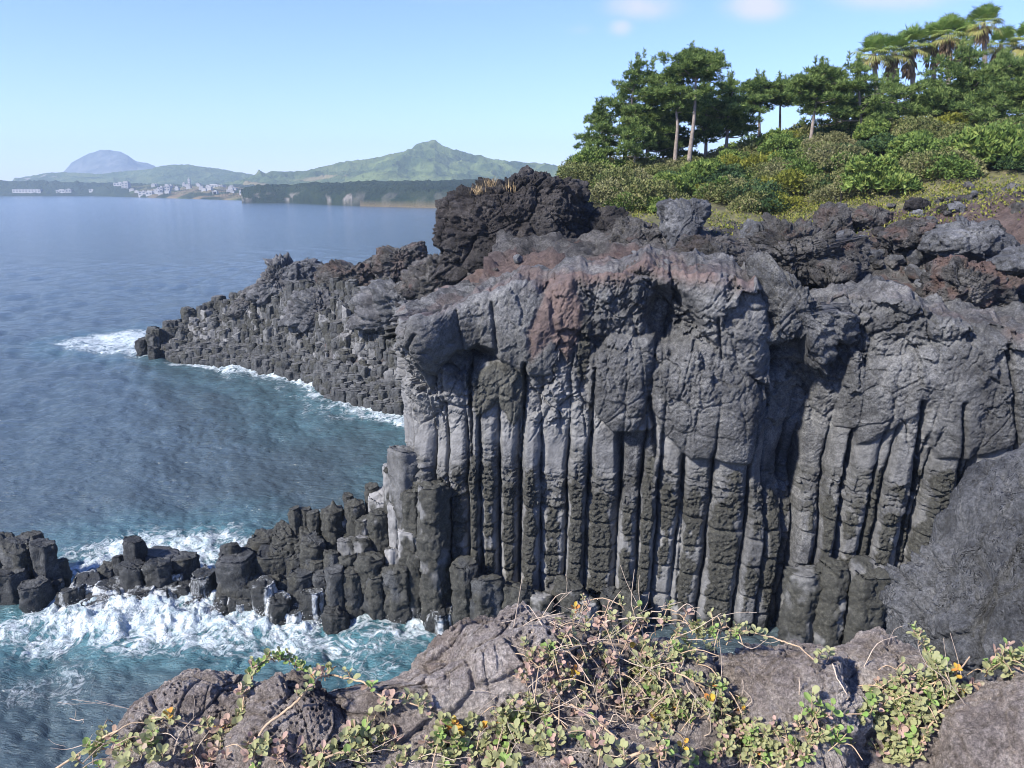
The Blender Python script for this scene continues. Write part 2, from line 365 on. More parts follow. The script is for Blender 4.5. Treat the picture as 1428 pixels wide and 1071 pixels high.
def mass(pts, h, r=0.45, lip=0.09, rs=0.0, pl_=None, cr=None, flat=.5):
    global D, rust, pale, crust
    h = h * .85; lip = lip * .75
    sd = poly_sd(SP(pts), Ug + 0.12 * w1 + 0.06 * fbm(P3 * 3, 2, 71), Zf + 0.12 * w2)
    m = sst(-lip, lip, sd); D = D * (1 - flat * m) + m * h * (0.45 + 0.55 * (1 - np.exp(-np.maximum(sd, 0) / r)))
    if rs: rust = np.maximum(rust, m * rs)
    if pl_ is not None: pale = lerp(pale, pl_, m)
    if cr is not None: crust = lerp(crust, cr, m)
def hollow(pts, h, lip=0.12):
    global D, pale
    sd = poly_sd(SP(pts), Ug + 0.10 * w1 + 0.05 * fbm(P3 * 4, 2, 72), Zf + 0.10 * w2)
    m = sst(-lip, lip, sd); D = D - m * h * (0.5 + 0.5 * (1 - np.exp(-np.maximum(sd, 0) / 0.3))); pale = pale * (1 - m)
def crack(pts, wd, dp):
    global D
    d = line_d(SP(pts), Ug + 0.05 * w1 + 0.03 * fbm(P3 * 5, 2, 73), Zf)
    D = D - dp * np.exp(-(d / wd) ** 1.5)
mass([(522, 430), (620, 418), (720, 370), (770, 420), (772, 520), (735, 522), (700, 500), (640, 486), (606, 520), (586, 600), (566, 600), (545, 525)], 0.75, 0.5, 0.10, cr=0.3, flat=.75)
mass([(655, 522), (690, 502), (733, 512), (733, 570), (715, 592), (690, 562), (665, 582)], 0.38, 0.2, 0.07, cr=1.0, flat=.6)
mass([(760, 405), (800, 380), (815, 430), (802, 475), (790, 505), (766, 470), (742, 500), (735, 460)], 0.5, 0.3, 0.15, rs=0.75)
mass([(818, 560), (822, 500), (850, 468), (915, 470), (905, 560), (886, 600), (860, 602), (835, 580)], 0.75, 0.4, 0.07, pl_=0.12, cr=0)
mass([(905, 560), (912, 520), (960, 480), (1010, 485), (1080, 560), (1072, 605), (1050, 655), (1000, 642), (965, 640), (925, 600)], 0.75, 0.6, 0.13, pl_=0.1, cr=0)
mass([(985, 365), (1050, 370), (1085, 470), (1082, 545), (1040, 520), (1000, 480), (950, 430), (945, 365)], 0.85, 0.5, 0.12, pl_=0.35, cr=0)
mass([(1092, 520), (1096, 440), (1100, 385), (1150, 420), (1186, 430), (1172, 480), (1145, 530), (1120, 505)], 1.1, 0.6, 0.12, pl_=0.25, cr=0)
mass([(1165, 560), (1205, 520), (1290, 480), (1428, 465), (1500, 470), (1500, 600), (1340, 645), (1300, 560), (1240, 602), (1200, 622)], 0.5, 0.5, 0.2, pl_=0.1, cr=0)
mass([(1290, 500), (1345, 495), (1372, 560), (1350, 640), (1310, 640), (1292, 600)], 0.35, 0.4, 0.12, pl_=0.2)
hollow([(648, 492), (664, 480), (690, 484), (694, 500), (660, 506)], 0.9)
hollow([(898, 445), (915, 398), (958, 415), (978, 450), (957, 482), (920, 485)], 1.1, 0.2)
hollow([(1082, 455), (1100, 450), (1110, 490), (1098, 515), (1084, 505)], 1.3)
hollow([(862, 602), (912, 600), (914, 690), (862, 690)], 0.5)
hollow([(588, 452), (596, 455), (597, 464), (589, 464)], 0.35, 0.04)
hollow([(1110, 470), (1120, 490), (1108, 520), (1085, 540), (1090, 500)], 0.6)
for pts, wd, dp in (([(657, 500), (656, 640)], .06, .5), ([(733, 505), (727, 640), (722, 800)], .06, .6), ([(829, 512), (826, 600), (820, 690)], .05, .4), ([(686, 420), (694, 490)], .05, .25),
                    ([(608, 520), (586, 480), (605, 455)], .04, .2), ([(905, 555), (912, 600), (915, 640)], .08, .6), ([(1285, 560), (1281, 700)], .08, .6), ([(1195, 605), (1190, 660)], .06, .5),
                    ([(955, 640), (944, 850)], .06, .3), ([(1000, 440), (1008, 500)], .04, .3), ([(640, 430), (648, 486)], .04, .2), ([(1340, 560), (1342, 690)], .06, .4), ([(1404, 480), (1420, 640)], .06, .4)):
    crack(pts, wd, dp)
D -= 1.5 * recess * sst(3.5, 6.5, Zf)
# narrow stem: the left end pulls in below the slab
le = np.exp(-((Ug - X2u(-3.1)) / 0.9) ** 2)
D += le * (1.45 * sst(8.8, 11.0, Zf) - 0.5 * np.exp(-((Zf - 7.6) / 1.4) ** 2))
D += 0.025 * fbm(P3 * 11, 3, 81) * (1 - 0.8 * pale) + 0.012 * fbm(P3 * 26, 2, 82)
topd = zt[None, :] - Zf
rust = np.maximum(rust, 0.8 * np.exp(-(topd / 0.35) ** 2) * sst(-0.1, 0.5, w1 + 0.4 * (Ug > 1) - 0.6 * (Ug > 8)))
round_ = np.maximum(0, 0.30 - topd); D -= 0.9 * round_ ** 2 / 0.3
wet = (1 - sst(0.1, 1.1, Zf + 0.6 * w2)) * 0.85
pale = np.clip(pale * (1 - wet), 0, 1)
Pf = np.stack([cX + nX * D, cY + nY * D, Zf], -1)
# back curl: the cliff top running inland
db = (np.linspace(0, 1, NB + 1)[1:] ** 1.3) * 5.0
Ub = np.broadcast_to(u, (NB, len(u)))
Pb0 = np.stack([cX - nX * db[:, None], cY - nY * db[:, None], np.broadcast_to(zt, Ub.shape)], -1)
hb = 0.28 * fbm(Pb0 * 0.8, 4, 91) + 0.20 * ridged(Pb0 * 0.8, 3, 92)
fade = np.exp(-db / 1.0)[:, None]
Zb = zt[None, :] + (hb * (1 - np.exp(-db / 0.5)[:, None])) + (db * 0.10)[:, None] * sst(-3, 4, Ub) - (0.10 * db)[:, None] * (1 - sst(-3, 2, Ub)) - np.maximum(db - 3.2, 0)[:, None] * 0.8
Db = D[-1][None, :] * fade - db[:, None] * 1.0
Pb = np.stack([cX + nX * Db, cY + nY * Db, Zb], -1)
P = np.concatenate([Pf, Pb]); nr, nc = P.shape[:2]
rustb = np.clip(0.9 * fade * (0.4 + 0.6 * sst(-.3, .4, fbm(Pb0 * 0.9, 3, 95))) * sst(-5, -2, Ub) + 0.45 * sst(0.0, 0.5, fbm(Pb0 * 0.6, 3, 97)), 0, 0.9) * np.where(Ub > X2u(8.5), 0.35, 1)
z0 = np.zeros_like(rustb)
pale = pale * (1 - .62 * ringzone); crust = np.clip(np.maximum(crust, ringzone * .62 * sst(-.25, .3, fbm(P3 * np.array([1.5, 1.5, 3.5]), 3, 25))), 0, 1)
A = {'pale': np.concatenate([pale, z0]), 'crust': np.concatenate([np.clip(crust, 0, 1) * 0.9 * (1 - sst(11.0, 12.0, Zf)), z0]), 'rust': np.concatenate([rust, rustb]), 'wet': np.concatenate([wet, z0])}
Nn = grid_normals(P); Nn = -Nn if Nn[200, 300, 1] > 0 else Nn
flip = np.cross(P[201, 300] - P[200, 300], P[200, 301] - P[200, 300])[1] > 0
Fq = grid_faces(nr, nc)
if np.cross(P[200, 301] - P[200, 300], P[201, 301] - P[200, 300])[1] > 0: Fq = Fq[:, ::-1]
# split the skin into one mesh per column plus the lava cap
fr, fc = Fq[:, 0] // nc, np.minimum(Fq[:, 0], Fq.min(1)) % nc
zsp = 6.6 + 0.5 * np.sin(np.arange(nb) * 1.7)
kf = np.full((nr, nc), -1); kf[:NF] = np.where(Zf < zsp[kc], kc, -1)
pid = kf[np.minimum(fr, nr - 1), fc]
cliff = empty('basalt_cliff', (2, 27, 0))
tag(cliff, 'dark columnar sea cliff with ringed, crusted grey pillars and a lumpy lava top', 'cliff')
Pl = P.reshape(-1, 3) - np.array([2, 27, 0]); Nl = Nn.reshape(-1, 3)
for k in sorted(set(pid.tolist())):
    sel = Fq[pid == k]; ids, inv = np.unique(sel, return_inverse=True)
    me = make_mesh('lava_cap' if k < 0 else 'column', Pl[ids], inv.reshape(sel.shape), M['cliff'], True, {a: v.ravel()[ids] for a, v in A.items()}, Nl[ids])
    link('lava_cap' if k < 0 else 'column', me, cliff)
RU, RZ = u.copy(), zt.copy()
def rim_z(X): return np.interp(X2u(X), RU, RZ)
# ------------------------------------------------------------------ the sea
def sp2(px, py): return sea_at(px, py)[:2]
def spl(l): return [sp2(*p) for p in l]
az_ = np.radians(np.linspace(-50, 44, 1000))
pyr = np.concatenate([np.linspace(1320, 300, 680), np.linspace(298.5, 265.5, 30)])
rad = np.array([sea_at(CX, p)[1] for p in pyr]); rad = np.concatenate([rad[rad < 4300], [4400.]])
Xs = rad[:, None] * np.sin(az_)[None]; Ys = rad[:, None] * np.cos(az_)[None]
dr = np.gradient(rad); spac = np.maximum(np.abs(dr)[:, None] * 0.6, rad[:, None] * (az_[1] - az_[0]))
rs = np.random.RandomState(3); Zs = np.zeros_like(Xs); Dx = np.zeros_like(Xs); Dy = np.zeros_like(Xs)
warp = fbm(np.stack([Xs * .06, Ys * .06, Xs * 0], -1), 3, 301)
calm = 0.75 + 0.5 * fbm(np.stack([Xs * .035, Ys * .035, Xs * 0], -1), 3, 302)
for i in range(120):
    lam = 0.40 * (9 / 0.40) ** (rs.rand() ** 1.2); k = 2 * math.pi / lam
    th = R(205) + rs.normal() * (0.40 if lam > 3 else 0.6); a = 0.0072 * lam ** 0.80 * rs.uniform(.5, 1.3) * (0.55 if lam > 8 else 1)
    vis = 1 - sst(0.22, 0.5, spac / lam)
    if vis.max() <= 0: continue
    ph = k * (Xs * math.cos(th) + Ys * math.sin(th)) + rs.uniform(0, 6.28) + warp * rs.uniform(1, 3)
    s_, c_ = np.sin(ph), np.cos(ph); a_ = a * vis * calm
    Zs += a_ * s_; Dx -= 0.8 * a_ * c_ * math.cos(th); Dy -= 0.8 * a_ * c_ * math.sin(th)
Q2 = np.stack([Xs, Ys, Xs * 0], -1)
wv = 0.6 * fbm(Q2 * 0.5, 4, 311)
foam = np.zeros_like(Xs); churn = np.zeros_like(Xs)
def fpoly(pts, a, soft, ch=0.0):
    global foam, churn
    sd = poly_sd(spl(pts), Xs + wv * soft * .8, Ys + wv * soft * .8); m = sst(-soft, soft * 0.8, sd)
    foam = np.maximum(foam, a * m)
    if ch: churn = np.maximum(churn, ch * sst(-soft * 2.5, soft, sd))
def fline(pts, a, wd, ch=0.0):
    global foam, churn
    d = line_d(spl(pts), Xs + wv * wd * .5, Ys + wv * wd * .5); foam = np.maximum(foam, a * (1 - sst(0.15 * wd, wd, d)))
    if ch: churn = np.maximum(churn, ch * (1 - sst(0.2 * wd, 2.4 * wd, d)))
fpoly([(70, 478), (130, 466), (215, 458), (225, 500), (150, 495), (90, 490)], .78, 2.4, .4)
fpoly([(95, 470), (210, 460), (215, 484), (150, 484)], .95, 2.0, .3)
fline([(240, 506), (300, 510), (370, 522), (430, 532), (465, 555), (520, 568), (575, 580)], .9, 1.9, .35)
fline([(440, 548), (500, 574), (570, 590)], .75, 1.8, .6)
fline([(330, 515), (430, 535), (480, 580)], .42, 4.5, .3)
fpoly([(100, 775), (180, 748), (285, 740), (350, 748), (340, 772), (300, 800), (180, 806), (80, 800)], .98, 1.2, .9)
fpoly([(60, 760), (200, 735), (330, 728), (380, 745), (330, 800), (60, 810)], .55, 1.8, .5)
fpoly([(20, 868), (90, 815), (300, 815), (420, 845), (470, 868), (430, 888), (330, 900), (230, 905), (120, 895)], .98, .8, 1.0)
fpoly([(120, 850), (320, 850), (420, 870), (300, 885), (160, 880)], 1.22, .8, 1.0)
fpoly([(-20, 880), (60, 840), (440, 845), (560, 870), (520, 915), (300, 918), (100, 910), (20, 925)], .72, 1.0, .9)
fpoly([(430, 850), (640, 845), (660, 870), (560, 900), (440, 895)], .66, .8, .7)
fline([(575, 865), (610, 862), (650, 864)], 1.05, .8, 1.0)
fline([(440, 868), (560, 876), (640, 872)], .62, .9, .9)
fpoly([(380, 880), (660, 870), (660, 940), (480, 960), (400, 930)], .40, 1.0, .8)
fpoly([(-60, 900), (180, 900), (220, 930), (80, 1000), (-60, 1010)], .36, 1.5, .1)
fpoly([(560, 500), (700, 560), (700, 860), (560, 700)], .25, 2, .4)
foam = foam * (0.82 + 0.45 * fbm(Q2 * 0.8, 4, 321)) + 0.06 * sst(0.25, 0.6, fbm(Q2 * 0.11, 4, 322)) * (rad[:, None] < 120)
foam = np.clip(foam, 0, 1.3)
near = (rad < 90)[:, None]
Zs = Zs + near * sst(.55, 1.1, foam) * (0.16 + 0.26 * fbm(Q2 * 1.7, 4, 331) + 0.05 * ridged(Q2 * 5, 3, 332)) + near * sst(.3, .8, churn) * 0.09 * fbm(Q2 * 1.1, 3, 333)
surge = sst(-.9, .9, poly_sd(spl([(88, 838), (120, 826), (200, 828), (262, 830), (306, 838), (312, 858), (280, 872), (130, 876), (78, 862)]), Xs + .5 * wv, Ys + .5 * wv)) * near
Zs = Zs + surge * np.clip(.42 + .45 * fbm(Q2 * .8, 3, 341) + .10 * ridged(Q2 * 2.2, 3, 342) + .05 * fbm(Q2 * 7, 3, 343), 0, 2); foam = np.maximum(foam, surge * (.86 + .5 * fbm(Q2 * 1.5, 3, 344)))
Vs = np.stack([Xs + Dx, Ys + Dy, Zs], -1)

k = NT('sea_water'); co = k.n('ShaderNodeNewGeometry').outputs['Position']
fo, chn = k.attr('foam'), k.attr('churn')
wco = k.n('ShaderNodeVectorMath', {0: co, 1: k.n('ShaderNodeVectorMath', {0: k.n('ShaderNodeTexNoise', {'Vector': co, 'Scale': 1.3, 'Detail': 4.0}).outputs[1], 'Scale': 0.9}, operation='SCALE')}, operation='ADD').outputs[0]
def lace_of(scale, wd):
    v = k.n('ShaderNodeTexVoronoi', {'Vector': wco, 'Scale': scale}, feature='DISTANCE_TO_EDGE'); return k.mrange(v.outputs[0], 0.0, wd)
fil = k.mrange(k.math('ABSOLUTE', k.math('SUBTRACT', k.noise(co, 0.9, 9, 0.68, 1.6), 0.5)), 0.0, 0.13)
lace = k.math('ADD', k.math('ADD', k.math('MULTIPLY', fil, 0.42), k.math('MULTIPLY', lace_of(2.6, 0.4), 0.22)), k.math('MULTIPLY', k.noise(co, 1.5, 9, 0.72), 0.46))
ff = k.mrange(k.math('SUBTRACT', k.math('MULTIPLY', fo, 1.1), lace), -0.06, 0.42)
ff = k.math('MULTIPLY', ff, k.mrange(fo, 0.05, 0.3))
ff = k.math('MULTIPLY', ff, k.mrange(k.noise(co, 6, 5, 0.7), 0.25, 0.55, 0.55, 1.0))
dn = k.noise(co, 0.05, 4, 0.5)
deep = k.mix(dn, (0.046, 0.068, 0.079), (0.062, 0.088, 0.100))
body = k.mix(k.math('MULTIPLY', chn, 0.9), deep, k.ramp(k.noise(co, 0.9, 5, 0.6), [(0.35, (0.022, 0.085, 0.105)), (0.7, (0.10, 0.25, 0.28))]))
fcol = k.ramp(k.noise(co, 2.6, 9, 0.72), [(0.32, (0.26, 0.36, 0.40)), (0.5, (0.50, 0.57, 0.60)), (0.68, (0.70, 0.73, 0.74))])
mp = k.n('ShaderNodeMapping', {'Vector': co, 'Rotation': (0, 0, R(12)), 'Scale': (0.42, 1.0, 1.0)})
rg_ = k.math('SUBTRACT', 1.0, k.math('MULTIPLY', k.math('ABSOLUTE', k.math('SUBTRACT', k.noise(mp.outputs[0], 1.5, 5, 0.6, .4), 0.5)), 3.2))
h = k.math('ADD', k.math('ADD', k.math('MULTIPLY', k.noise(mp.outputs[0], 1.9, 8, 0.66), .7), k.math('MULTIPLY', rg_, .32)), k.math('MULTIPLY', k.noise(mp.outputs[0], 8.0, 4, 0.6), 0.12))
h2 = k.math('ADD', h, k.math('MULTIPLY', ff, 0.3))
bp = k.n('ShaderNodeBump', {'Strength': 0.85, 'Distance': 0.40, 'Height': h2})
water = k.n('ShaderNodeBsdfPrincipled', {'Base Color': body, 'Roughness': 0.12, 'IOR': 1.33, 'Normal': bp.outputs[0]})
fm = k.n('ShaderNodeBsdfDiffuse', {'Color': fcol, 'Normal': bp.outputs[0]})
M['sea'] = k.out(k.n('ShaderNodeMixShader', {0: ff, 1: water.outputs[0], 2: fm.outputs[0]}))
nr_, nc_ = Xs.shape; fs = grid_faces(nr_, nc_)
if np.cross(Vs[1, 0] - Vs[0, 0], Vs[1, 1] - Vs[0, 0])[2] > 0: pass
a0_, b0_, c0_ = Vs.reshape(-1, 3)[fs[0, 0]], Vs.reshape(-1, 3)[fs[0, 1]], Vs.reshape(-1, 3)[fs[0, 2]]
if np.cross(b0_ - a0_, c0_ - a0_)[2] < 0: fs = fs[:, ::-1]
tag(link('sea', make_mesh('sea', Vs, fs, M['sea'], True, {'foam': foam, 'churn': churn})), kind='structure')

# spray and falling water drops over the surf, too many to count
def octa(C, r):
    o = np.array([[1, 0, 0], [-1, 0, 0], [0, 1, 0], [0, -1, 0], [0, 0, 1], [0, 0, -1]], float)
    f = np.array([[0, 2, 4], [2, 1, 4], [1, 3, 4], [3, 0, 4], [2, 0, 5], [1, 2, 5], [3, 1, 5], [0, 3, 5]])
    V = C[:, None] + o[None] * r[:, None, None]; return V.reshape(-1, 3), (f[None] + 6 * np.arange(len(C))[:, None, None]).reshape(-1, 3)
M['spray'] = plain_material('white_spray', (0.66, 0.69, 0.7), 0.4, 0.05)
pts = []; rad_ = []
for x0, x1, py0, hgt, n in ((140, 225, 866, 1.0, 2200), (205, 305, 862, .9, 2200), (90, 150, 862, .6, 700), (330, 430, 862, .6, 900), (575, 655, 862, .55, 700), (430, 560, 866, .3, 300), (90, 330, 768, .4, 420), (40, 160, 862, .35, 300)):
    cen = rs.uniform(x0, x1, max(3, n // 90))
    for i in range(n):
        c = sea_at(rs.choice(cen) + rs.normal() * 7, py0 + rs.normal() * 4); z = hgt * rs.rand() ** 2.2
        pts.append(c + np.array([rs.normal() * .12, rs.normal() * .2, z])); rad_.append(rs.uniform(.006, .02) * (1.3 - z / hgt * .6))
b = MB(); b.add(*octa(np.array(pts), np.array(rad_)))
tag(link('sea_spray', b.mesh('sea_spray', M['spray'], False)), kind='stuff')
# ------------------------------------------------------------------ rock builders
def outline_rock(name, pts, Y, depth, mat, seed, label=None, cat='rock', group=None, n=(110, 80), amp=1.0, rough=1.0, power=0.6, rust=0.0, facing='view', pit=0.0, wet=0.0, kind=None, fscale=1.0, back=1.0, strata=0.0, fac_=1.0):
    """a solid rock whose outline is given, swelling towards and away from the eye with its own thickness"""
    pts = np.array([at(x, y, Y) for x, y in pts]); c = pts.mean(0)
    if facing == 'view': ax = np.array([0, 0, H]) - c; ax /= np.linalg.norm(ax)
    else: ax = np.array([0, -1.0, 0])
    ex = np.cross(np.array([0, 0, 1.0]), ax); ex /= np.linalg.norm(ex); ez = np.cross(ax, ex)
    loc = np.stack([(pts - c) @ ex, (pts - c) @ ez], 1)
    ang = np.arctan2(loc[:, 1], loc[:, 0]); lo = np.concatenate([loc, loc[:1]])
    nth, nph = n; th = np.linspace(-math.pi, math.pi, nth, endpoint=False); Rr = np.zeros(nth)
    for i in range(len(loc)):
        a, b_ = lo[i], lo[i + 1]; e = b_ - a
        dx, dz = np.cos(th), np.sin(th); den = dx * e[1] - dz * e[0]
        with np.errstate(all='ignore'):
            t = (a[0] * e[1] - a[1] * e[0]) / den; s_ = (a[0] * dz - a[1] * dx) / den
        ok = (t > 0) & (s_ >= -1e-6) & (s_ <= 1 + 1e-6) & np.isfinite(t); Rr = np.where(ok, np.maximum(Rr, np.where(ok, t, 0)), Rr)
    size = float(np.sqrt(np.mean(Rr ** 2)))
    ph = np.linspace(-math.pi / 2, math.pi / 2, 6001); c_a, s_a = size * np.abs(np.cos(ph)) ** power, depth * np.sign(np.sin(ph)) * np.abs(np.sin(ph)) ** power
    al = np.concatenate([[0], np.cumsum(np.hypot(np.diff(c_a), np.diff(s_a)))]); ph = np.interp(np.linspace(0, al[-1], nph), al, ph); cp = np.abs(np.cos(ph)) ** power; spn = np.sign(np.sin(ph)) * np.abs(np.sin(ph)) ** power
    dd = np.where(spn > 0, depth, depth * back)
    Vl = (cp[:, None] * Rr[None] * np.cos(th)[None])[..., None] * ex + (cp[:, None] * Rr[None] * np.sin(th)[None])[..., None] * ez + (spn * dd)[:, None, None] * ax
    W = (Vl + c) / size * 1.0
    dirn = Vl / (np.linalg.norm(Vl, axis=-1, keepdims=True) + 1e-6)
    wq = W * fscale + np.stack([fbm(W * 0.9, 2, seed + 1), fbm(W * .9, 2, seed + 2), fbm(W * .9, 2, seed + 3)], -1) * 0.25
    F1, F2, Fi = worley(wq * 1.5, seed); G1, G2, Gi = worley(wq * 4.2, seed + 1)
    d = -0.03 * size * amp + size * amp * (0.16 * (0.5 - F1) + 0.12 * (Fi - .5) * sst(0, .1, F2 - F1) + 0.07 * fbm(W * 1.3 * fscale, 3, seed + 5))
    d = d + size * rough * (0.05 * (.45 - G1) + 0.045 * (Gi - .5) * sst(0, .1, G2 - G1) + 0.035 * ridged(W * 3.2 * fscale, 4, seed + 7) + 0.012 * fbm(W * 16 * fscale, 3, seed + 8))
    B1, BE = facets(wq * 1.3 * 1.0, seed + 31); B2, _ = facets(wq * 3.4, seed + 32); B3, _ = facets(wq * 8.5, seed + 33)
    d = d + size * rough * fac_ * (0.17 * B1 + 0.07 * B2 + 0.026 * B3 - 0.05 * np.exp(-(BE / .03) ** 2))
    d = d - size * 0.05 * rough * np.exp(-((F2 - F1) / 0.035) ** 2)
    if strata: d = d + size * strata * 0.05 * np.sin((W[..., 2] + 0.25 * W[..., 0] + 0.15 * fbm(W * 1.5, 3, seed + 11)) * 26) * sst(-.3, .3, fbm(W * 1.1, 2, seed + 12))
    if pit:
        h1, h2, hi = worley(W * 15 * fscale, seed + 9); pm = sst(-0.3, 0.15, fbm(W * 1.6, 3, seed + 10))
        d = d - size * pit * 0.075 * pm * (1 - sst(0.16, 0.50, h1))
    tz = np.minimum(1, (1 - np.abs(np.sin(ph)) ** 6))[:, None] * 0.75 + 0.25
    V = c + Vl + dirn * (d * (0.35 + 0.65 * tz))[..., None]
    rc = rust * sst(-0.1, 0.4, fbm(W * 1.2, 3, seed + 21)) if rust else np.zeros(d.shape)
    wt = np.full(d.shape, wet)
    V_ = V.reshape(-1, 3); f = grid_faces(nph, nth, True)
    base = np.array([c[0], c[1], V_[:, 2].min()])
    me = make_mesh(name, V_ - base, f[:, ::-1] if np.dot(np.cross(V_[f[len(f) // 2, 1]] - V_[f[len(f) // 2, 0]], V_[f[len(f) // 2, 2]] - V_[f[len(f) // 2, 0]]), V_[f[len(f) // 2, 0]] - c) < 0 else f, mat, True, {'rust': rc, 'wet': wt})
    o = link(name, me, None, base); tag(o, label, cat, group, kind); o['_v'] = 0; del o['_v']
    return o
def ball_rock(seed, mat, name='lava_rock', n=26, sq=(1, 1, .7), amp=1.0):
    th = np.linspace(0, 2 * math.pi, n * 2, endpoint=False); ph = np.linspace(-math.pi / 2, math.pi / 2, n)
    N = np.stack([np.cos(ph)[:, None] * np.cos(th)[None], np.cos(ph)[:, None] * np.sin(th)[None], np.broadcast_to(np.sin(ph)[:, None], (n, 2 * n))], -1)
    r_ = np.random.RandomState(seed); rad = np.full(N.shape[:2], 9.0)
    for i in range(13):
        v = r_.normal(size=3); v /= np.linalg.norm(v); rad = np.minimum(rad, r_.uniform(.72, 1.05) / np.maximum(N @ v, 0.12))
    rad = np.minimum(rad, 1.25); rad += amp * (0.10 * fbm(N * 2.2, 4, seed + 3) + 0.08 * ridged(N * 2.5, 3, seed + 4)); V = N * rad[..., None] * np.array(sq)
    return make_mesh(name, V, grid_faces(n, 2 * n, True), mat, True)
def prism_stub(c, w, ztop, zbot, seed, pale=0.0, wet=0.0, fall=0.0, crust=0.5, tilt=0.15, round_=0.06, knob=0.0, sides=6, lean=(0, 0), elong=1.0):
    """one broken basalt column: rounded polygonal shaft with a chipped, tilted head"""
    r_ = np.random.RandomState(seed); n = 60; th = np.arange(n) / n * 2 * math.pi
    ph0 = r_.uniform(0, 6.28); loc = np.sort((np.arange(sides) + r_.uniform(-.22, .22, sides)) / sides * 2 * math.pi) + ph0
    ap = r_.uniform(.82, 1.06, sides); rad = np.full(n, 9.)
    for a, p in zip(loc, ap): rad = np.minimum(rad, p / np.maximum(np.cos(th - a), .05))
    rad = np.minimum(rad, 1.16); rad = 0.5 * rad + 0.25 * np.roll(rad, 1) + 0.25 * np.roll(rad, -1)
    hgt = ztop - zbot; rows = max(8, int(hgt / 0.07)); ts = np.linspace(0, 1, rows); nt_ = 12
    prof = np.concatenate([np.ones(rows), np.linspace(1, 0, nt_ + 1)[1:]]); zz = np.concatenate([zbot + ts * hgt, np.full(nt_, ztop)])
    dist = np.maximum(0, round_ - (ztop - zz)) ; prof = prof * 1.0
    prof[:rows] *= 1 - 0.35 * (dist[:rows] / max(round_, .01)) ** 2 * .6
    tl = r_.normal(size=2) * tilt
    X = w * prof[:, None] * rad[None] * np.cos(th)[None] * elong; Yv = w * prof[:, None] * rad[None] * np.sin(th)[None]
    k = np.clip((zz - zbot) / hgt, 0, 1)[:, None]
    Z = zz[:, None] + k ** 3 * (tl[0] * X + tl[1] * Yv) / 1.0
    X = X + lean[0] * k * hgt; Yv = Yv + lean[1] * k * hgt
    Pw = np.stack([X + c[0], Yv + c[1], Z], -1)
    nn = fbm(Pw * 1.6, 4, seed % 97); F1, F2, Fi = worley(Pw * np.array([2.2, 2.2, 1.6]), seed % 89); G1, _, _ = worley(Pw * 6.5, seed % 83)
    cf = sst(-.15, .1, crust - .5 + 0.9 * fbm(Pw * np.array([1, 1, .7]), 4, seed % 79))
    d = (0.02 + .03 * crust) * nn + 0.10 * (Fi - .5) * sst(0, .09, F2 - F1) + cf * (0.05 + 0.08 * (.5 - G1)) + 0.02 * fbm(Pw * 9, 2, seed % 71)
    d = d + (0.05 + 0.07 * crust) * facets(Pw * 1.9, seed % 61)[0] + (0.012 + 0.025 * crust) * facets(Pw * 5.5, seed % 59)[0]
    d = d * min(1.0, w / 0.45); topm = np.concatenate([np.zeros(rows), np.linspace(0, 1, nt_ + 1)[1:]])[:, None]
    X = X + np.cos(th)[None] * d * (1 - topm); Yv = Yv + np.sin(th)[None] * d * (1 - topm); Z = Z + topm ** .3 * (d * 1.2 + knob * np.exp(-((X - .2 * w) ** 2 + (Yv) ** 2) / (.35 * w) ** 2))
    V = np.stack([X, Yv, Z - zbot], -1)
    wt = np.clip(wet + (1 - sst(0.0, 0.8, Z)) * .7, 0, .9) * np.ones_like(X)
    fl = fall * np.clip(sst(-.35, .3, fbm(Pw * np.array([1.8, 1.8, .2]), 3, seed % 67)) + .25, 0, 1) * np.where(topm > .2, .72, 1)
    return V, grid_faces(rows + nt_, n, True), {'wet': wt, 'fall': fl, 'crust': cf * .8 * (1 - wet), 'pale': np.clip(pale * (1 - cf), 0, 1)}
REEF = []
def stub(x0, x1, ytop, Y, label, seed, zbot=-0.6, group='broken basalt stubs along the surf', name='basalt_stub', widen=1.0, **kw):
    a, b_ = at(x0, ytop, Y), at(x1, ytop, Y); w = (b_[0] - a[0]) / 2 * widen; c = (a + b_) / 2
    V, f, A_ = prism_stub((c[0], c[1]), w * .98, c[2], zbot, seed, **kw)
    o = link(name, make_mesh(name, V, f, M['column'], True, {k_: v for k_, v in A_.items()}), None, (c[0], c[1], zbot)); tag(o, label, 'rock', 'stubs awash in the surf' if label == SH else 'plain stubs of the stepped bank' if label == GEN else group); REEF.append(o); return o
GEN = 'dark broken basalt column stub in the stepped bank between cliff and surf'
SH = 'low wet basalt stub awash in white surf on the reef'

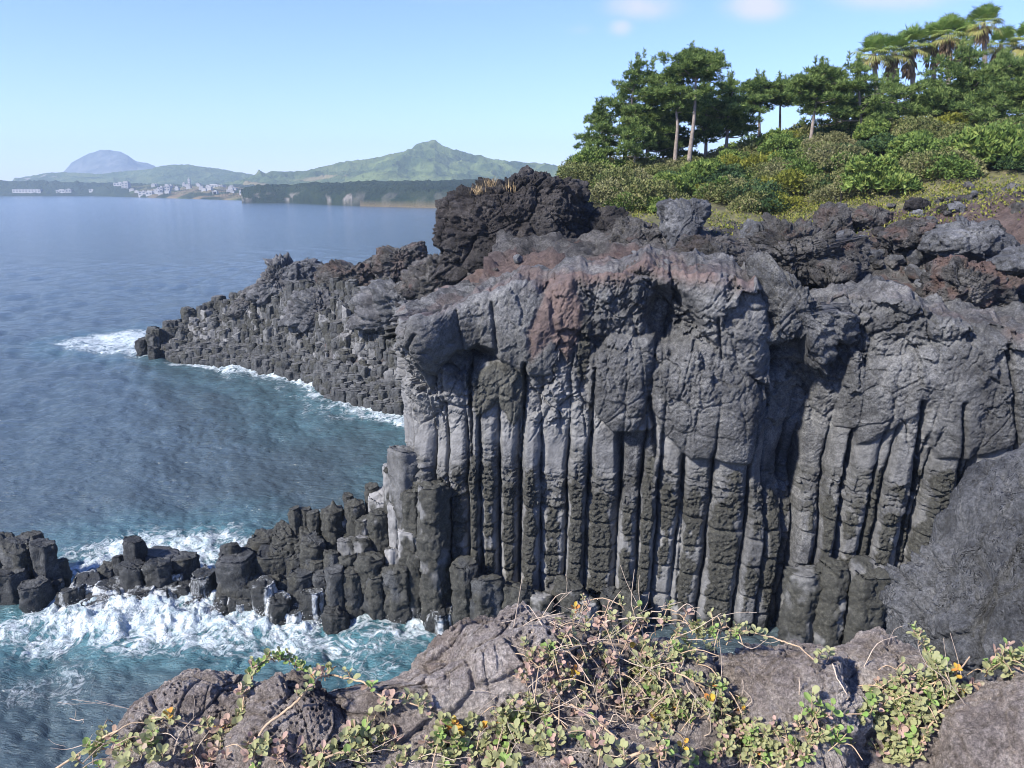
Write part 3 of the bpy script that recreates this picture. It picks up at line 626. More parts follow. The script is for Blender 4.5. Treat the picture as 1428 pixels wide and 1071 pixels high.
for i, t in enumerate([
    (303, 356, 774, 27.9, 'wide smooth dark block at the seaward end of the stepped column bank', dict(knob=.0, crust=.1, sides=5, tilt=.03)),
    (308, 332, 760, 28.3, 'small knob of dark rock behind the smooth end block', dict(crust=.8, tilt=.2)),
    (330, 368, 772, 28.8, GEN, dict(crust=.9)), (352, 392, 748, 29.4, GEN, dict(crust=.9)), (345, 378, 755, 29.8, GEN, dict(crust=.9)),
    (358, 400, 770, 28.4, GEN, dict(crust=.7)), (338, 358, 783, 28.0, GEN, dict(crust=.4)),
    (352, 384, 812, 27.0, 'wet dark stub with white water streaming down, left of the paired surf stubs', dict(fall=.8, wet=.7, crust=.3)),
    (372, 406, 836, 26.6, 'rounded wet stub veiled in white water at the waterline', dict(fall=1, wet=.7, round_=.35)),
    (340, 366, 814, 27.3, SH, dict(fall=.8, wet=.7)), (395, 424, 850, 26.6, SH, dict(fall=1., wet=.7, round_=.3)),
    (400, 438, 797, 27.4, 'squat mossy topped block above the streaming surf stubs', dict(crust=.1, sides=5, tilt=.05)),
    (388, 420, 752, 28.8, GEN, dict(crust=1.0)), (418, 453, 752, 28.1, 'tall dark column with a smooth face in the second rank', dict(crust=.4, sides=5)),
    (418, 450, 824, 26.8, 'wet stub with thin falls of water below the squat mossy block', dict(fall=.85, wet=.6)),
    (436, 458, 798, 27.3, GEN, dict(crust=.6)),
    (452, 480, 793, 26.8, 'smooth faced front column rising from the water, first of the front rank', dict(crust=.15, sides=5, tilt=.05)),
    (478, 504, 795, 26.9, GEN, dict(crust=.6)), (500, 534, 776, 27.0, 'rough knobbly front column with a smooth lower half', dict(crust=.8)),
    (534, 571, 792, 26.7, 'pale capped front column just left of the tall cliff pillars', dict(crust=.7)),
    (508, 536, 800, 26.7, GEN, dict(crust=.5)),
    (402, 419, 708, 29.2, 'round headed thin column at the top left of the back rank', dict(crust=1, round_=.3)),
    (416, 433, 709, 29.4, GEN, dict(crust=1, pale=.3)), (428, 446, 714, 29.0, GEN, dict(crust=.9, pale=.5)), (440, 455, 722, 29.3, GEN, dict(crust=.4, pale=.9)),
    (450, 476, 712, 28.8, 'column with a small knob on its head in the back rank', dict(crust=1, knob=.35)), (468, 486, 722, 29.0, GEN, dict(crust=.5, pale=.9)),
    (482, 506, 703, 28.7, GEN, dict(crust=.9, pale=.4, knob=.2)), (478, 492, 690, 29.3, GEN, dict(crust=.9)), (494, 516, 724, 28.2, GEN, dict(crust=.7, pale=.8)),
    (514, 540, 714, 27.9, 'ringed column with pale grey flanks beside the pale slope', dict(crust=.7, pale=.9)), (512, 548, 690, 28.7, 'sloping pale grey broken slab at the head of the bank', dict(crust=.05, pale=1, tilt=.5)),
    (508, 526, 678, 29.0, GEN, dict(crust=1)), (536, 560, 764, 27.2, 'short stub with a dark face set against pale rock', dict(crust=.3, pale=1)),
    (470, 500, 752, 27.8, GEN, dict(crust=.6, pale=.4)), (492, 520, 750, 27.6, GEN, dict(crust=.6, pale=.7)), (452, 474, 770, 27.5, GEN, dict(crust=.8)), (474, 500, 775, 27.4, GEN, dict(crust=.9)), (430, 456, 780, 27.7, GEN, dict(crust=.7)), (400, 425, 775, 28.2, GEN, dict(crust=.8)),
    (541, 587, 626, 27.7, 'tall thick pillar with a flat pale olive head at the cliff end', dict(crust=.1, pale=.35, sides=5, tilt=.06, round_=.08)),
    (532, 556, 650, 28.2, 'rugged pale pillar tucked behind the flat headed pillar', dict(crust=.4, pale=.8)), (540, 562, 700, 27.6, GEN, dict(crust=.1, pale=.9)),
    (562, 590, 683, 27.1, 'crusted half height pillar in front of the flat headed pillar', dict(crust=.9, pale=.9)), (584, 624, 677, 26.5, 'thick tall pillar with a dark right face at the near end of the cliff', dict(crust=.75, pale=.5, sides=5, tilt=.08)),
    (556, 586, 740, 27.0, GEN, dict(crust=.1, pale=1)), (566, 592, 770, 26.8, GEN, dict(crust=.5, pale=.7)),
    (632, 664, 785, 25.9, 'broken stub with mossy head at the foot of the pillars, leftmost of the foot row', dict(crust=.7)), (657, 697, 806, 25.6, 'thick mossy headed stub with a black right face in the foot row', dict(crust=.6, sides=5)),
    (700, 742, 818, 25.7, 'low wide stub with a dark crusted head in the foot row', dict(crust=.7, pale=.6)), (740, 772, 830, 25.5, 'low stub with a light rim beside the wide dark stub', dict(crust=.6, pale=.9)),
    (772, 812, 815, 25.7, 'larger stub with a mossy dome in the foot row', dict(crust=.7, pale=.8, round_=.25)), (800, 835, 838, 25.3, 'pale rimmed stub half hidden by the brown front rock', dict(crust=.3, pale=.9)),
    (838, 868, 826, 25.6, 'dark crusted stub above the creeping shrub', dict(crust=.9)), (868, 896, 824, 25.5, 'dark stub right of the crusted stub above the shrub', dict(crust=.8)),
    (1100, 1146, 795, 24.9, 'stub with a dark crusted cap on a pale shaft below the dark recess', dict(crust=.5, pale=.4)), (1144, 1184, 789, 24.6, 'round headed stub at the foot of the right hand pillars', dict(crust=.8, pale=.8, round_=.2)), (1186, 1236, 794, 24.3, 'pale stub with patches of dark crust beside the grey rock wall', dict(crust=.7, pale=.45)),
]):
    x0, x1, yt, Y, lab, kw = t; stub(x0, x1, yt, Y, lab, 100 + i * 7, **kw)
# the bank of broken rock the stubs rise from
outline_rock('rubble_bank', [(345, 880), (352, 800), (385, 770), (420, 752), (470, 745), (510, 732), (545, 705), (580, 700), (620, 730), (650, 800), (655, 880)], 29.6, .9, M['column'], 811, 'dark rubble bank packed between the stepped column stubs', 'rock', n=(240, 160), fscale=2.2, rough=1.5, power=.5)
rx_ = np.random.RandomState(61)
BK = [(300, 800), (350, 765), (400, 725), (450, 718), (500, 705), (545, 690), (590, 700)]
for i in range(84):
    x = rx_.uniform(310, 590); top = np.interp(x, [b[0] for b in BK], [b[1] for b in BK]); f = rx_.rand(); y = top + 8 + f * (835 - top); Y = np.interp(y, [700, 840], [29.4, 26.9]) + .2; w = rx_.uniform(8, 15)
    stub(x - w, x + w, y, Y, GEN, 2500 + i * 3, crust=rx_.uniform(.3, 1), pale=float(rx_.choice([0, 0, .5, .9])) * (x > 430), tilt=.25, sides=int(rx_.choice([5, 6, 6, 7])))
# the wave washed reef further out
for i, t in enumerate([
    (42, 74, 757, 28.6, 'smooth upright dark block, right one of the reef pair at the left edge', dict(crust=.1, round_=.25)), (2, 42, 760, 28.5, 'big rounded dark rock, left one of the reef pair at the left edge', dict(crust=.2, round_=.3)),
    (26, 56, 749, 29.2, 'dark rock rising behind the reef pair', dict(crust=.4)), (-16, 16, 751, 29.3, 'dark rock cut by the left edge of the picture', dict(crust=.6)), (-30, 4, 775, 28.4, 'low dark rock cut by the left edge of the picture', dict(crust=.5)),
    (-6, 36, 794, 27.9, 'mossy step of rock below the reef pair', dict(crust=.1)), (26, 68, 812, 27.5, 'angular dark block standing in the water with a stained face', dict(crust=.1, sides=5, tilt=.04)), (-30, 4, 800, 27.7, SH, dict()),
    (170, 199, 752, 28.7, 'tall upright stump standing alone on the reef', dict(crust=.0, round_=.22, sides=5, tilt=.15)), (156, 172, 775, 28.8, 'small stump leaning against the tall reef stump', dict(crust=.1)),
    (168, 203, 786, 28.0, 'block with wet dark face below the tall reef stump', dict(fall=.35, wet=.3, crust=.1)), (203, 240, 784, 28.1, 'flat topped block with water dripping beside the tall stump', dict(fall=.5, wet=.4, crust=.2)),
    (238, 274, 776, 28.9, 'smooth flat oval rock on the reef', dict(crust=.0, round_=.2)), (204, 252, 771, 29.4, 'low pale flat rock behind the oval rock', dict(crust=.0, pale=.2)), (136, 162, 790, 28.8, 'thin dark slab lying in the foam left of the tall stump', dict()),
    (70, 94, 782, 29.0, 'thin dark slab beside the reef pair', dict()), (80, 116, 812, 27.6, SH, dict(fall=.7, wet=.6)), (60, 84, 800, 28.3, SH, dict(fall=.6, wet=.6)), (112, 162, 824, 27.2, SH, dict(fall=.9, wet=.6, round_=.3)), (100, 140, 800, 28.0, SH, dict(fall=.8, wet=.6)), (134, 176, 806, 27.7, SH, dict(fall=.9, wet=.6)),
    (150, 200, 838, 26.9, SH, dict(fall=1, wet=.6, round_=.4)), (176, 218, 812, 27.5, SH, dict(fall=.9, wet=.6)), (214, 246, 808, 27.7, SH, dict(fall=.9, wet=.5)), (240, 270, 806, 27.9, SH, dict(fall=1, wet=.5)), (194, 240, 832, 27.1, SH, dict(fall=1, wet=.5, round_=.3)), (266, 302, 800, 28.0, 'dark wet rock with falls between oval rock and smooth end block', dict(fall=.65, wet=.6, round_=.3)),
    (250, 284, 826, 27.4, SH, dict(fall=1, wet=.5, round_=.3)), (284, 318, 842, 26.9, SH, dict(fall=1, wet=.6, round_=.3)), (228, 262, 790, 28.5, SH, dict(fall=.8, wet=.5)), (318, 346, 828, 27.1, SH, dict(fall=.8, wet=.6)), (90, 130, 842, 27.0, SH, dict(fall=1, wet=.6, round_=.3)),
    (596, 632, 848, 26.2, 'wave covered stub foaming at the foot of the first pillar', dict(fall=1, wet=.6, round_=.3)), (450, 486, 852, 26.2, 'low brown ledge just above the water below the front rank', dict(wet=.3)),
]):
    x0, x1, yt, Y, lab, kw = t
    if lab == SH and yt < 845: yt += 9
    stub(x0, x1, yt, Y, lab, 900 + i * 7, group='wave washed rocks of the reef', **kw)
# ------------------------------------------------------------------ the far point: a terrace of broken columns
edge_px = [(212, 478), (216, 492), (228, 498), (262, 503), (300, 508), (345, 514), (385, 522), (430, 532), (462, 556), (490, 562), (530, 572), (565, 578), (620, 590)]
ridge = [(213, 470, 74), (240, 450, 76), (290, 428, 77), (345, 404, 76), (372, 400, 74), (420, 398, 71), (480, 398, 68), (530, 395, 66), (600, 395, 62), (640, 395, 60)]
edgeW = np.array([sea_at(*p) for p in edge_px]); ridgeW = np.array([at(x, y, Y) for x, y, Y in ridge])
e0 = smooth_path(edgeW, 140); r0 = smooth_path(ridgeW, 140)
prom = empty('rocky_point', (float(e0[70, 0]), float(e0[70, 1]), 0)); PL = np.array(prom.location)
tag(prom, 'long low point of broken dark column heads reaching into the sea behind the cliff', 'headland')
def prom_h(a, b):
    """a along the shore 0..1, b inland 0..1"""
    i = np.clip(a * 139, 0, 138.999); j = i.astype(int); f = (i - j)[..., None]
    E = e0[j] * (1 - f) + e0[j + 1] * f; Rg = r0[j] * (1 - f) + r0[j + 1] * f
    g = np.where(b < .45, b * .62, .279 + (b - .45) * 1.31)
    P = E + (Rg - E) * b[..., None]; P[..., 2] = Rg[..., 2] * g + 0.55 * (1 - b) + 0.0
    return P
rp = np.random.RandomState(12)
big, small = [], []
A_, B_ = np.meshgrid(np.linspace(0, 1, 58), np.linspace(0, 1, 22)); A_ = A_ + rp.normal(size=A_.shape) * .005; B_ = B_ + rp.normal(size=B_.shape) * .012
A_ = np.clip(A_ + (np.arange(22) % 2)[:, None] * .008, 0, 1)
PP = prom_h(A_, np.clip(B_, 0, 1)).reshape(-1, 3); Bf = B_.ravel(); Af = A_.ravel()
stuffP = MB(); n100 = 0; order = np.argsort(PP[:, 1])
for ii in order:
    x, y, z = PP[ii]; b_ = Bf[ii]
    if rp.rand() < .06: continue
    w_ = (0.52 if b_ < .35 else 0.44) * rp.uniform(.75, 1.3) * np.interp(y, [50, 75], [.78, 1.1])
    zt_ = z + rp.normal() * (.22 if b_ < .4 else .34) + (0.35 if rp.rand() < .08 else 0)
    V, f, At = prism_stub((x - PL[0], y - PL[1]), w_, max(zt_, .25), -0.5, int(rp.randint(1e6)), pale=(rp.uniform(.35, .8) if .3 < b_ < .85 and rp.rand() < .45 else .12), crust=.35 if b_ > .3 else .15, tilt=.22 if b_ > .3 else .07, round_=.10, sides=int(rp.choice([5, 6, 6, 7])))
    V = V + np.array([x - PL[0], y - PL[1], -0.5])
    At['wet'] = np.clip(np.array(At['wet']) * .6, 0, 1); At['pale'] = np.maximum(At['pale'], 0); At['pale'][-12:] = np.maximum(At['pale'][-12:], .32)
    if n100 < 100 and b_ < .5:
        n100 += 1; link('column', make_mesh('column', V, f, M['column'], True, At), prom)
    else: stuffP.add(V.reshape(-1, 3), f, **{q_: np.array(v) for q_, v in At.items()})
tag(link('column_field', stuffP.mesh('column_field', M['column']), prom), kind='stuff')
# ground between the columns
ga, gb = np.meshgrid(np.linspace(0, 1, 200), np.linspace(0.02, 1.0, 60)); G = prom_h(ga, gb); G[..., 2] -= .25; G[..., 2] += .2 * fbm(G * .9, 3, 401); G[0, :, 2] = -.8
fg = grid_faces(60, 200)
link('rock_bed', make_mesh('rock_bed', G - PL, fg[:, ::-1], M['lava'], True, {'pale': .5 * sst(0, .4, fbm(G * .5, 3, 402))}), prom)
# the craggy wall on its crest
CR = 'dark craggy lava crest along the top of the far point'
def crag(pts, Y, dep, seed, label, pale_=0., mat='lava', rust=.08, **kw):
    return outline_rock('lava_crag', pts, Y, dep, M[mat], seed, label, 'rock', 'crags on the far point', n=(130, 90), rust=rust, facing='front', fscale=1.7, rough=1.9, power=.45, fac_=.6, **kw)
crag([(345, 412), (346, 398), (356, 398), (372, 385), (374, 364), (384, 366), (398, 357), (404, 366), (425, 362), (450, 368), (456, 380), (450, 410), (420, 425), (370, 420)], 74, 2.2, 501, 'pale flanked pointed crag at the seaward end of the crest', mat='grey')
crag([(440, 412), (446, 375), (470, 364), (492, 372), (515, 360), (527, 366), (535, 400), (500, 420)], 71, 2.2, 502, 'brown topped lava crag in the middle of the crest', rust=.35)
crag([(520, 380), (526, 352), (536, 343), (550, 348), (570, 341), (590, 338), (596, 355), (600, 385), (560, 395)], 68, 2.0, 503, 'brown fin of lava standing highest on the crest', rust=.45)
crag([(560, 400), (575, 370), (600, 356), (640, 348), (680, 370), (690, 430), (600, 430)], 62, 3, 504, 'dark crag joining the crest to the great lava mound')
crag([(395, 450), (405, 412), (440, 400), (480, 398), (500, 420), (490, 455), (440, 462)], 69, 1.6, 505, 'pale grey broken face below the pointed crag', mat='grey')
crag([(490, 455), (500, 405), (535, 392), (575, 400), (640, 392), (650, 440), (600, 460), (540, 462)], 63, 2.2, 506, 'blue grey wall of short pillars behind the cliff slab', mat='grey')
crag([(318, 440), (330, 420), (345, 404), (372, 400), (385, 430), (360, 446)], 74.5, 1.5, 507, 'low dark lumps stepping down from the pointed crag', mat='cliff')
# low rocks off the tip
for j, (x0, x1, y0, Y, l) in enumerate(((190, 206, 473, 75.5, 'small rock awash off the tip of the far point'), (205, 222, 484, 73, 'flat rock at the very tip of the far point'))):
    o = stub(x0, x1, y0, Y, l, 1500 + j, group='rocks off the far point', name='reef_rock', wet=.3)
# ------------------------------------------------------------------ lava field and wooded slope above the cliff
def land_h(X, Y):
    rz = rim_z(np.clip(X * 27 / np.maximum(Y, 20) if False else X, -3.2, 24))
    rz = np.where(X < -2, rz - .3, rz)
    t = Y - Yp(np.clip(X, -3, 24))
    side = sst(2.5, 16, X)
    field = lerp(rz - 0.9, np.maximum(rz + .2, 13.9 + 2.0 * sst(14, 26, X)), sst(2, 14, t))
    up = 13.9 + 2.0 * sst(14, 26, X) + np.clip(Y - 44 + 4 * sst(14, 30, X), 0, 17) * np.interp(X, [2, 30], [.17, .235])
    h = np.where(Y > 44 - 4 * sst(14, 30, X), np.maximum(up, field), field)
    left = sst(-2.5, 1.5, X - (Y - 44) * .11 - .8)
    h = np.where(Y > 40, lerp(-2.0, h, lerp(1, left, sst(40, 47, Y))), h)
    return h
gx = np.arange(-7, 64, .16); gy = np.concatenate([np.arange(20, 52, .14), np.arange(52, 120, .5)])
GX, GY = np.meshgrid(gx, gy); GZ = land_h(GX, GY)
g3 = np.stack([GX, GY, GX * 0], -1)
F1, F2, Fi = worley(g3 * .8, 601); K1, K2, Ki = worley(g3 * 2.2, 602)
rocky = 1 - sst(42, 46, GY + 1.5 * fbm(g3 * .2, 2, 603) + 5 * sst(14, 30, GX))
GZ = GZ + rocky * (0.45 * fbm(g3 * .35, 4, 604) + .5 * (Fi - .5) * sst(0, .12, F2 - F1) + .35 * (.45 - F1) + .2 * (Ki - .5) * sst(0, .1, K2 - K1) + .2 * (.4 - K1) + .14 * ridged(g3 * 1.6, 4, 605)) + (1 - rocky) * .3 * fbm(g3 * .3, 3, 606)
tt = GY - Yp(np.clip(GX, -3, 24)); GZ = np.where(tt < 3.2, GZ - 1.2 * (3.2 - tt), GZ); GZ = np.maximum(GZ, -2)
plX = np.interp(GY, [27, 28.6, 31, 38, 46, 47, 120], [-2.2, -3.3, -3.2, -2.2, -.6, -9, -9])
keep = (tt > 1.6) & (GX > plX + 1.6)
gr = np.clip((1 - rocky) + .0, 0, 1)
red = np.clip(.75 * sst(.0, .5, fbm(g3 * .22, 3, 607) + .35 * sst(11, 16, GX) - .1), 0, .85) * rocky
k = NT('slope_earth'); co = k.n('ShaderNodeNewGeometry').outputs['Position']
M['earth'] = k.out(k.n('ShaderNodeBsdfPrincipled', {'Base Color': k.ramp(k.noise(co, 1.2, 8, .7), [(.35, (.05, .045, .028)), (.55, (.10, .10, .04)), (.7, (.19, .15, .09))]), 'Roughness': .95}))
fq = grid_faces(len(gy), len(gx)); kk = keep.ravel(); sel = fq[kk[fq].any(1)]
mi = (gr.ravel()[sel].mean(1) > .5).astype(int)
ids, inv = np.unique(sel, return_inverse=True)
a_, b_, c_ = [np.stack([GX, GY, GZ], -1).reshape(-1, 3)[sel[0, i]] for i in (0, 1, 2)]
ff_ = inv.reshape(sel.shape); ff_ = ff_[:, ::-1] if np.cross(b_ - a_, c_ - a_)[2] < 0 else ff_
tag(link('terrain', make_mesh('terrain', np.stack([GX, GY, GZ], -1).reshape(-1, 3)[ids], ff_, [M['lava'], M['earth']], True, {'rust': red.ravel()[ids]}, mi=mi)), kind='structure')
def ground_z(x, y):
    i = np.clip(np.searchsorted(gy, y), 0, len(gy) - 1); j = np.clip(np.searchsorted(gx, x), 0, len(gx) - 1); return GZ[i, j]
def ground_hit(px, py, y0=27.0):
    """where the line of sight through this point of the layout meets the land"""
    d = ray(px, py)
    for Y in np.arange(y0, 118, .2):
        p = d * (Y / d[1]) + np.array([0, 0, H])
        if -6.8 < p[0] < 63 and p[2] <= ground_z(p[0], Y): return np.array([p[0], Y, ground_z(p[0], Y)])
    return None
# the big rocks
def br(pts, Y, dep, mat, seed, label, **kw):
    return outline_rock(kw.pop('name', 'boulder'), pts, Y, dep, M[mat], seed, label, 'rock', facing=kw.pop('facing', 'front'), **kw)
br([(608, 330), (610, 298), (622, 276), (650, 262), (690, 253), (715, 246), (742, 236), (768, 240), (775, 252), (800, 254), (820, 282), (816, 300), (826, 330), (850, 385), (800, 420), (700, 420), (630, 420), (615, 380), (622, 350)], 42, 3.6, 'mound', 701, 'huge dark lava mound rising above the cliff against sea and sky', n=(420, 300), fscale=1.5, rough=1.5, amp=1.0, strata=.5, power=.5, rust=.06, pit=.4, fac_=.35)
br([(640, 400), (660, 370), (720, 352), (760, 362), (800, 372), (840, 400), (800, 440), (680, 440)], 39, 2.0, 'lava', 702, 'reddish overhung ledge under the dark lava mound', n=(160, 100), rust=.9, rough=1.3)
br([(917, 284), (928, 278), (950, 277), (968, 277), (986, 284), (991, 298), (980, 312), (966, 318), (966, 346), (930, 350), (921, 320)], 37, 1.0, 'grey', 703, 'upright blocky boulder with a dark blue face by the yellow groundcover', n=(150, 100), power=.4, fscale=.9)
br([(845, 360), (850, 330), (866, 306), (890, 308), (915, 325), (926, 350), (920, 385), (860, 385)], 38, 1.4, 'lava', 704, 'brown grey rounded rock right of the dark mound', n=(150, 100), rough=1.3)
br([(815, 350), (820, 300), (835, 290), (858, 287), (868, 300), (858, 330), (850, 360)], 41, 1.2, 'mound', 705, 'dark lava lump leaning on the right side of the mound', n=(120, 80), rough=1.4)
br([(1140, 325), (1142, 292), (1152, 283), (1168, 284), (1178, 292), (1186, 322), (1195, 345), (1130, 345)], 37.5, 1.0, 'lava', 706, 'small two tiered lava knoll below the bright green bush', n=(130, 90), rust=.35, rough=1.4)
br([(1032, 352), (1036, 325), (1046, 305), (1056, 306), (1062, 322), (1075, 326), (1082, 352), (1060, 365)], 33, .8, 'grey', 707, 'pointed grey rock in front of the dark green shrubs', n=(110, 80))
br([(1000, 378), (1010, 345), (1035, 338), (1060, 322), (1085, 318), (1115, 316), (1140, 330), (1150, 350), (1190, 325), (1196, 350), (1180, 395), (1120, 400), (1050, 400)], 31.5, 1.6, 'lava', 708, 'jagged row of dark lava teeth above the grey prow', n=(230, 130), rough=1.9, amp=1.2, fscale=1.6)
br([(1052, 470), (1040, 420), (1044, 360), (1062, 345), (1075, 360), (1090, 372), (1112, 385), (1125, 420), (1140, 436), (1182, 424), (1184, 445), (1160, 500), (1144, 524), (1118, 505), (1110, 470), (1085, 480)], 26.3, 1.1, 'cliff', 709, 'pale grey hanging prow of lava with sharp edges at the cliff top', n=(260, 150), rough=1.5, amp=1.1, name='lava_prow')
br([(1155, 395), (1152, 372), (1162, 364), (1182, 365), (1192, 376), (1190, 395)], 29.5, .7, 'lava', 710, 'round dark boulder lodged right of the grey prow', n=(110, 80), pit=.6)
br([(1292, 420), (1296, 385), (1320, 366), (1350, 362), (1385, 372), (1395, 410), (1370, 440), (1310, 438)], 28.5, 1.2, 'lava', 711, 'red brown crumbling heap of cinder at the right', n=(170, 110), rust=1.0, rough=2.0)
br([(1290, 350), (1300, 325), (1330, 312), (1370, 308), (1395, 325), (1405, 352), (1350, 365)], 32, 1.6, 'grey', 712, 'broad grey rock mass above the red cinder heap', n=(150, 100), rough=1.3)
br([(1380, 376), (1395, 358), (1430, 344), (1470, 340), (1475, 385), (1420, 384)], 28, .9, 'grey', 713, 'pale slab at the right edge of the lava field', n=(110, 80))
br([(1262, 292), (1264, 280), (1276, 274), (1290, 278), (1296, 290), (1280, 296)], 39, .5, 'mound', 714, 'small dark boulder on the yellow groundcover, upper right', n=(80, 60))
br([(1268, 306), (1275, 294), (1292, 294), (1300, 304), (1284, 312)], 37.5, .5, 'mound', 715, 'black boulder just below the small dark boulder, upper right', n=(80, 60))
br([(1415, 300), (1418, 285), (1440, 280), (1450, 330), (1420, 330)], 34, .8, 'lava', 716, 'rough rock cut by the right edge of the picture', n=(80, 60))
br([(936, 400), (945, 376), (975, 368), (1010, 376), (1040, 388), (1045, 404), (990, 410)], 27.2, .8, 'lava', 717, 'rust topped rounded ledge at the cliff edge left of the prow', n=(130, 90), rust=1.0)
br([(868, 395), (880, 366), (900, 360), (908, 375), (905, 400)], 27.4, .6, 'lava', 718, 'pinkish pointed block on the cliff edge', n=(100, 70), rust=1.0)
br([(905, 395), (910, 366), (928, 360), (942, 380), (940, 402)], 27.8, .6, 'grey', 719, 'grey pointed block beside the pinkish block', n=(100, 70))
br([(930, 350), (960, 330), (1010, 334), (1050, 345), (1050, 375), (980, 378), (935, 372)], 31, 1.4, 'lava', 720, 'wide dark low ledge behind the rust topped ledge', n=(150, 90), rough=1.5, rust=.2)
br([(1230, 330), (1250, 312), (1290, 305), (1300, 325), (1290, 345), (1240, 346)], 34, 1.2, 'lava', 721, 'reddish low outcrop among the loose stones', n=(120, 80), rust=.8, rough=1.5)
br([(1060, 330), (1075, 290), (1100, 286), (1120, 296), (1128, 322)], 39, .8, 'lava', 722, 'dull brown rock between yellow groundcover patches', n=(90, 70), rust=.5) if False else None
br([(1175, 310), (1185, 292), (1215, 286), (1238, 296), (1236, 318), (1200, 322)], 38.5, .9, 'lava', 723, 'purple brown outcrop right of the two tiered knoll', n=(110, 80), rust=.7, rough=1.4)
# loose stones
protos = [ball_rock(s, M[m], sq=q_) for s, m, q_ in ((1, 'lava', (1, .9, .65)), (2, 'grey', (1.1, .8, .6)), (3, 'mound', (.9, 1, .75)), (4, 'lava', (1.2, .9, .5)), (5, 'grey', (.9, .9, .8)))]
rl = np.random.RandomState(33); nst = 0
for px, py, sd, sz, n in ((1240, 350, 48, .28, 60), (1340, 400, 50, .28, 40), (1390, 430, 35, .35, 20), (1320, 290, 60, .25, 10), (1100, 345, 40, .3, 14), (880, 380, 40, .28, 16), (760, 400, 45, .28, 14), (1000, 372, 40, .25, 14), (600, 430, 35, .2, 14), (1260, 440, 60, .3, 20)):
    for _ in range(n):
        p = ground_hit(px + rl.normal() * sd, py + rl.normal() * sd * .28)
        if p is None or p[1] > 44: continue
        o = link('lava_stone', protos[rl.randint(5)], None, p + np.array([0, 0, .05])); s = sz * rl.uniform(.5, 1.5); o.scale = (s, s, s); o.rotation_euler = (rl.normal() * .3, rl.normal() * .3, rl.uniform(0, 6.28))
        tag(o, 'loose fist to head sized lava stone on the rubble above the cliff', 'stone', 'loose stones on the rubble'); nst += 1
# the grey rock wall at the right
br([(1290, 1010), (1292, 930), (1294, 880), (1298, 840), (1318, 812), (1346, 774), (1370, 738), (1402, 700), (1445, 668), (1520, 630), (1600, 640), (1620, 900), (1580, 1290), (1240, 1290)], 14.5, 2.2, 'wall', 731, 'big blue grey rock wall rising at the right in front of the pillars', n=(420, 280), fscale=1.35, rough=.9, amp=.12, pit=.2, power=.4, fac_=.5, name='rock_wall')
br([(1352, 1290), (1355, 980), (1364, 930), (1386, 872), (1412, 826), (1446, 796), (1510, 764), (1650, 800), (1650, 1290)], 13.2, 1.6, 'wall', 732, 'lower blue grey rock shoulder in front of the rock wall at the right', n=(360, 240), fscale=1.5, rough=.9, amp=.12, pit=.2, power=.4, fac_=.5, name='rock_shoulder')
# ------------------------------------------------------------------ the coast across the bay
def hill_material(name, cols, scale, tree=1.0, bump=1.0):
    k = NT(name); co = k.n('ShaderNodeNewGeometry').outputs['Position']
    c = k.ramp(k.math('ADD', k.math('MULTIPLY', k.noise(co, scale, 5, .6), .6), k.math('MULTIPLY', k.noise(co, scale * 9, 5, .7), .4)), cols)
    rockc = k.ramp(k.noise(co, scale * 5, 6, .7), [(.35, (.16, .14, .13)), (.65, (.36, .33, .30))])
    c = k.mix(k.attr('bare'), c, rockc); c = k.mix(k.attr('dry'), c, (.26, .19, .11)); c = k.mix(k.attr('field'), c, (.16, .2, .07))
    bp = k.n('ShaderNodeBump', {'Strength': bump, 'Distance': 4.0, 'Height': k.noise(co, scale * 14, 5, .7)})
    return k.out(k.n('ShaderNodeBsdfPrincipled', {'Base Color': c, 'Roughness': .95, 'Normal': bp.outputs[0], 'Specular IOR Level': .1}))
M['hill'] = hill_material('hill_scrub', [(.36, (.024, .044, .018)), (.5, (.060, .088, .034)), (.66, (.13, .15, .055))], .012)
M['wood'] = hill_material('coast_woods', [(.36, (.010, .020, .012)), (.5, (.020, .035, .018)), (.7, (.045, .06, .03))], .02)
M['dome'] = hill_material('dome_rock', [(.36, (.03, .045, .045)), (.5, (.05, .065, .065)), (.66, (.10, .11, .11))], .004)
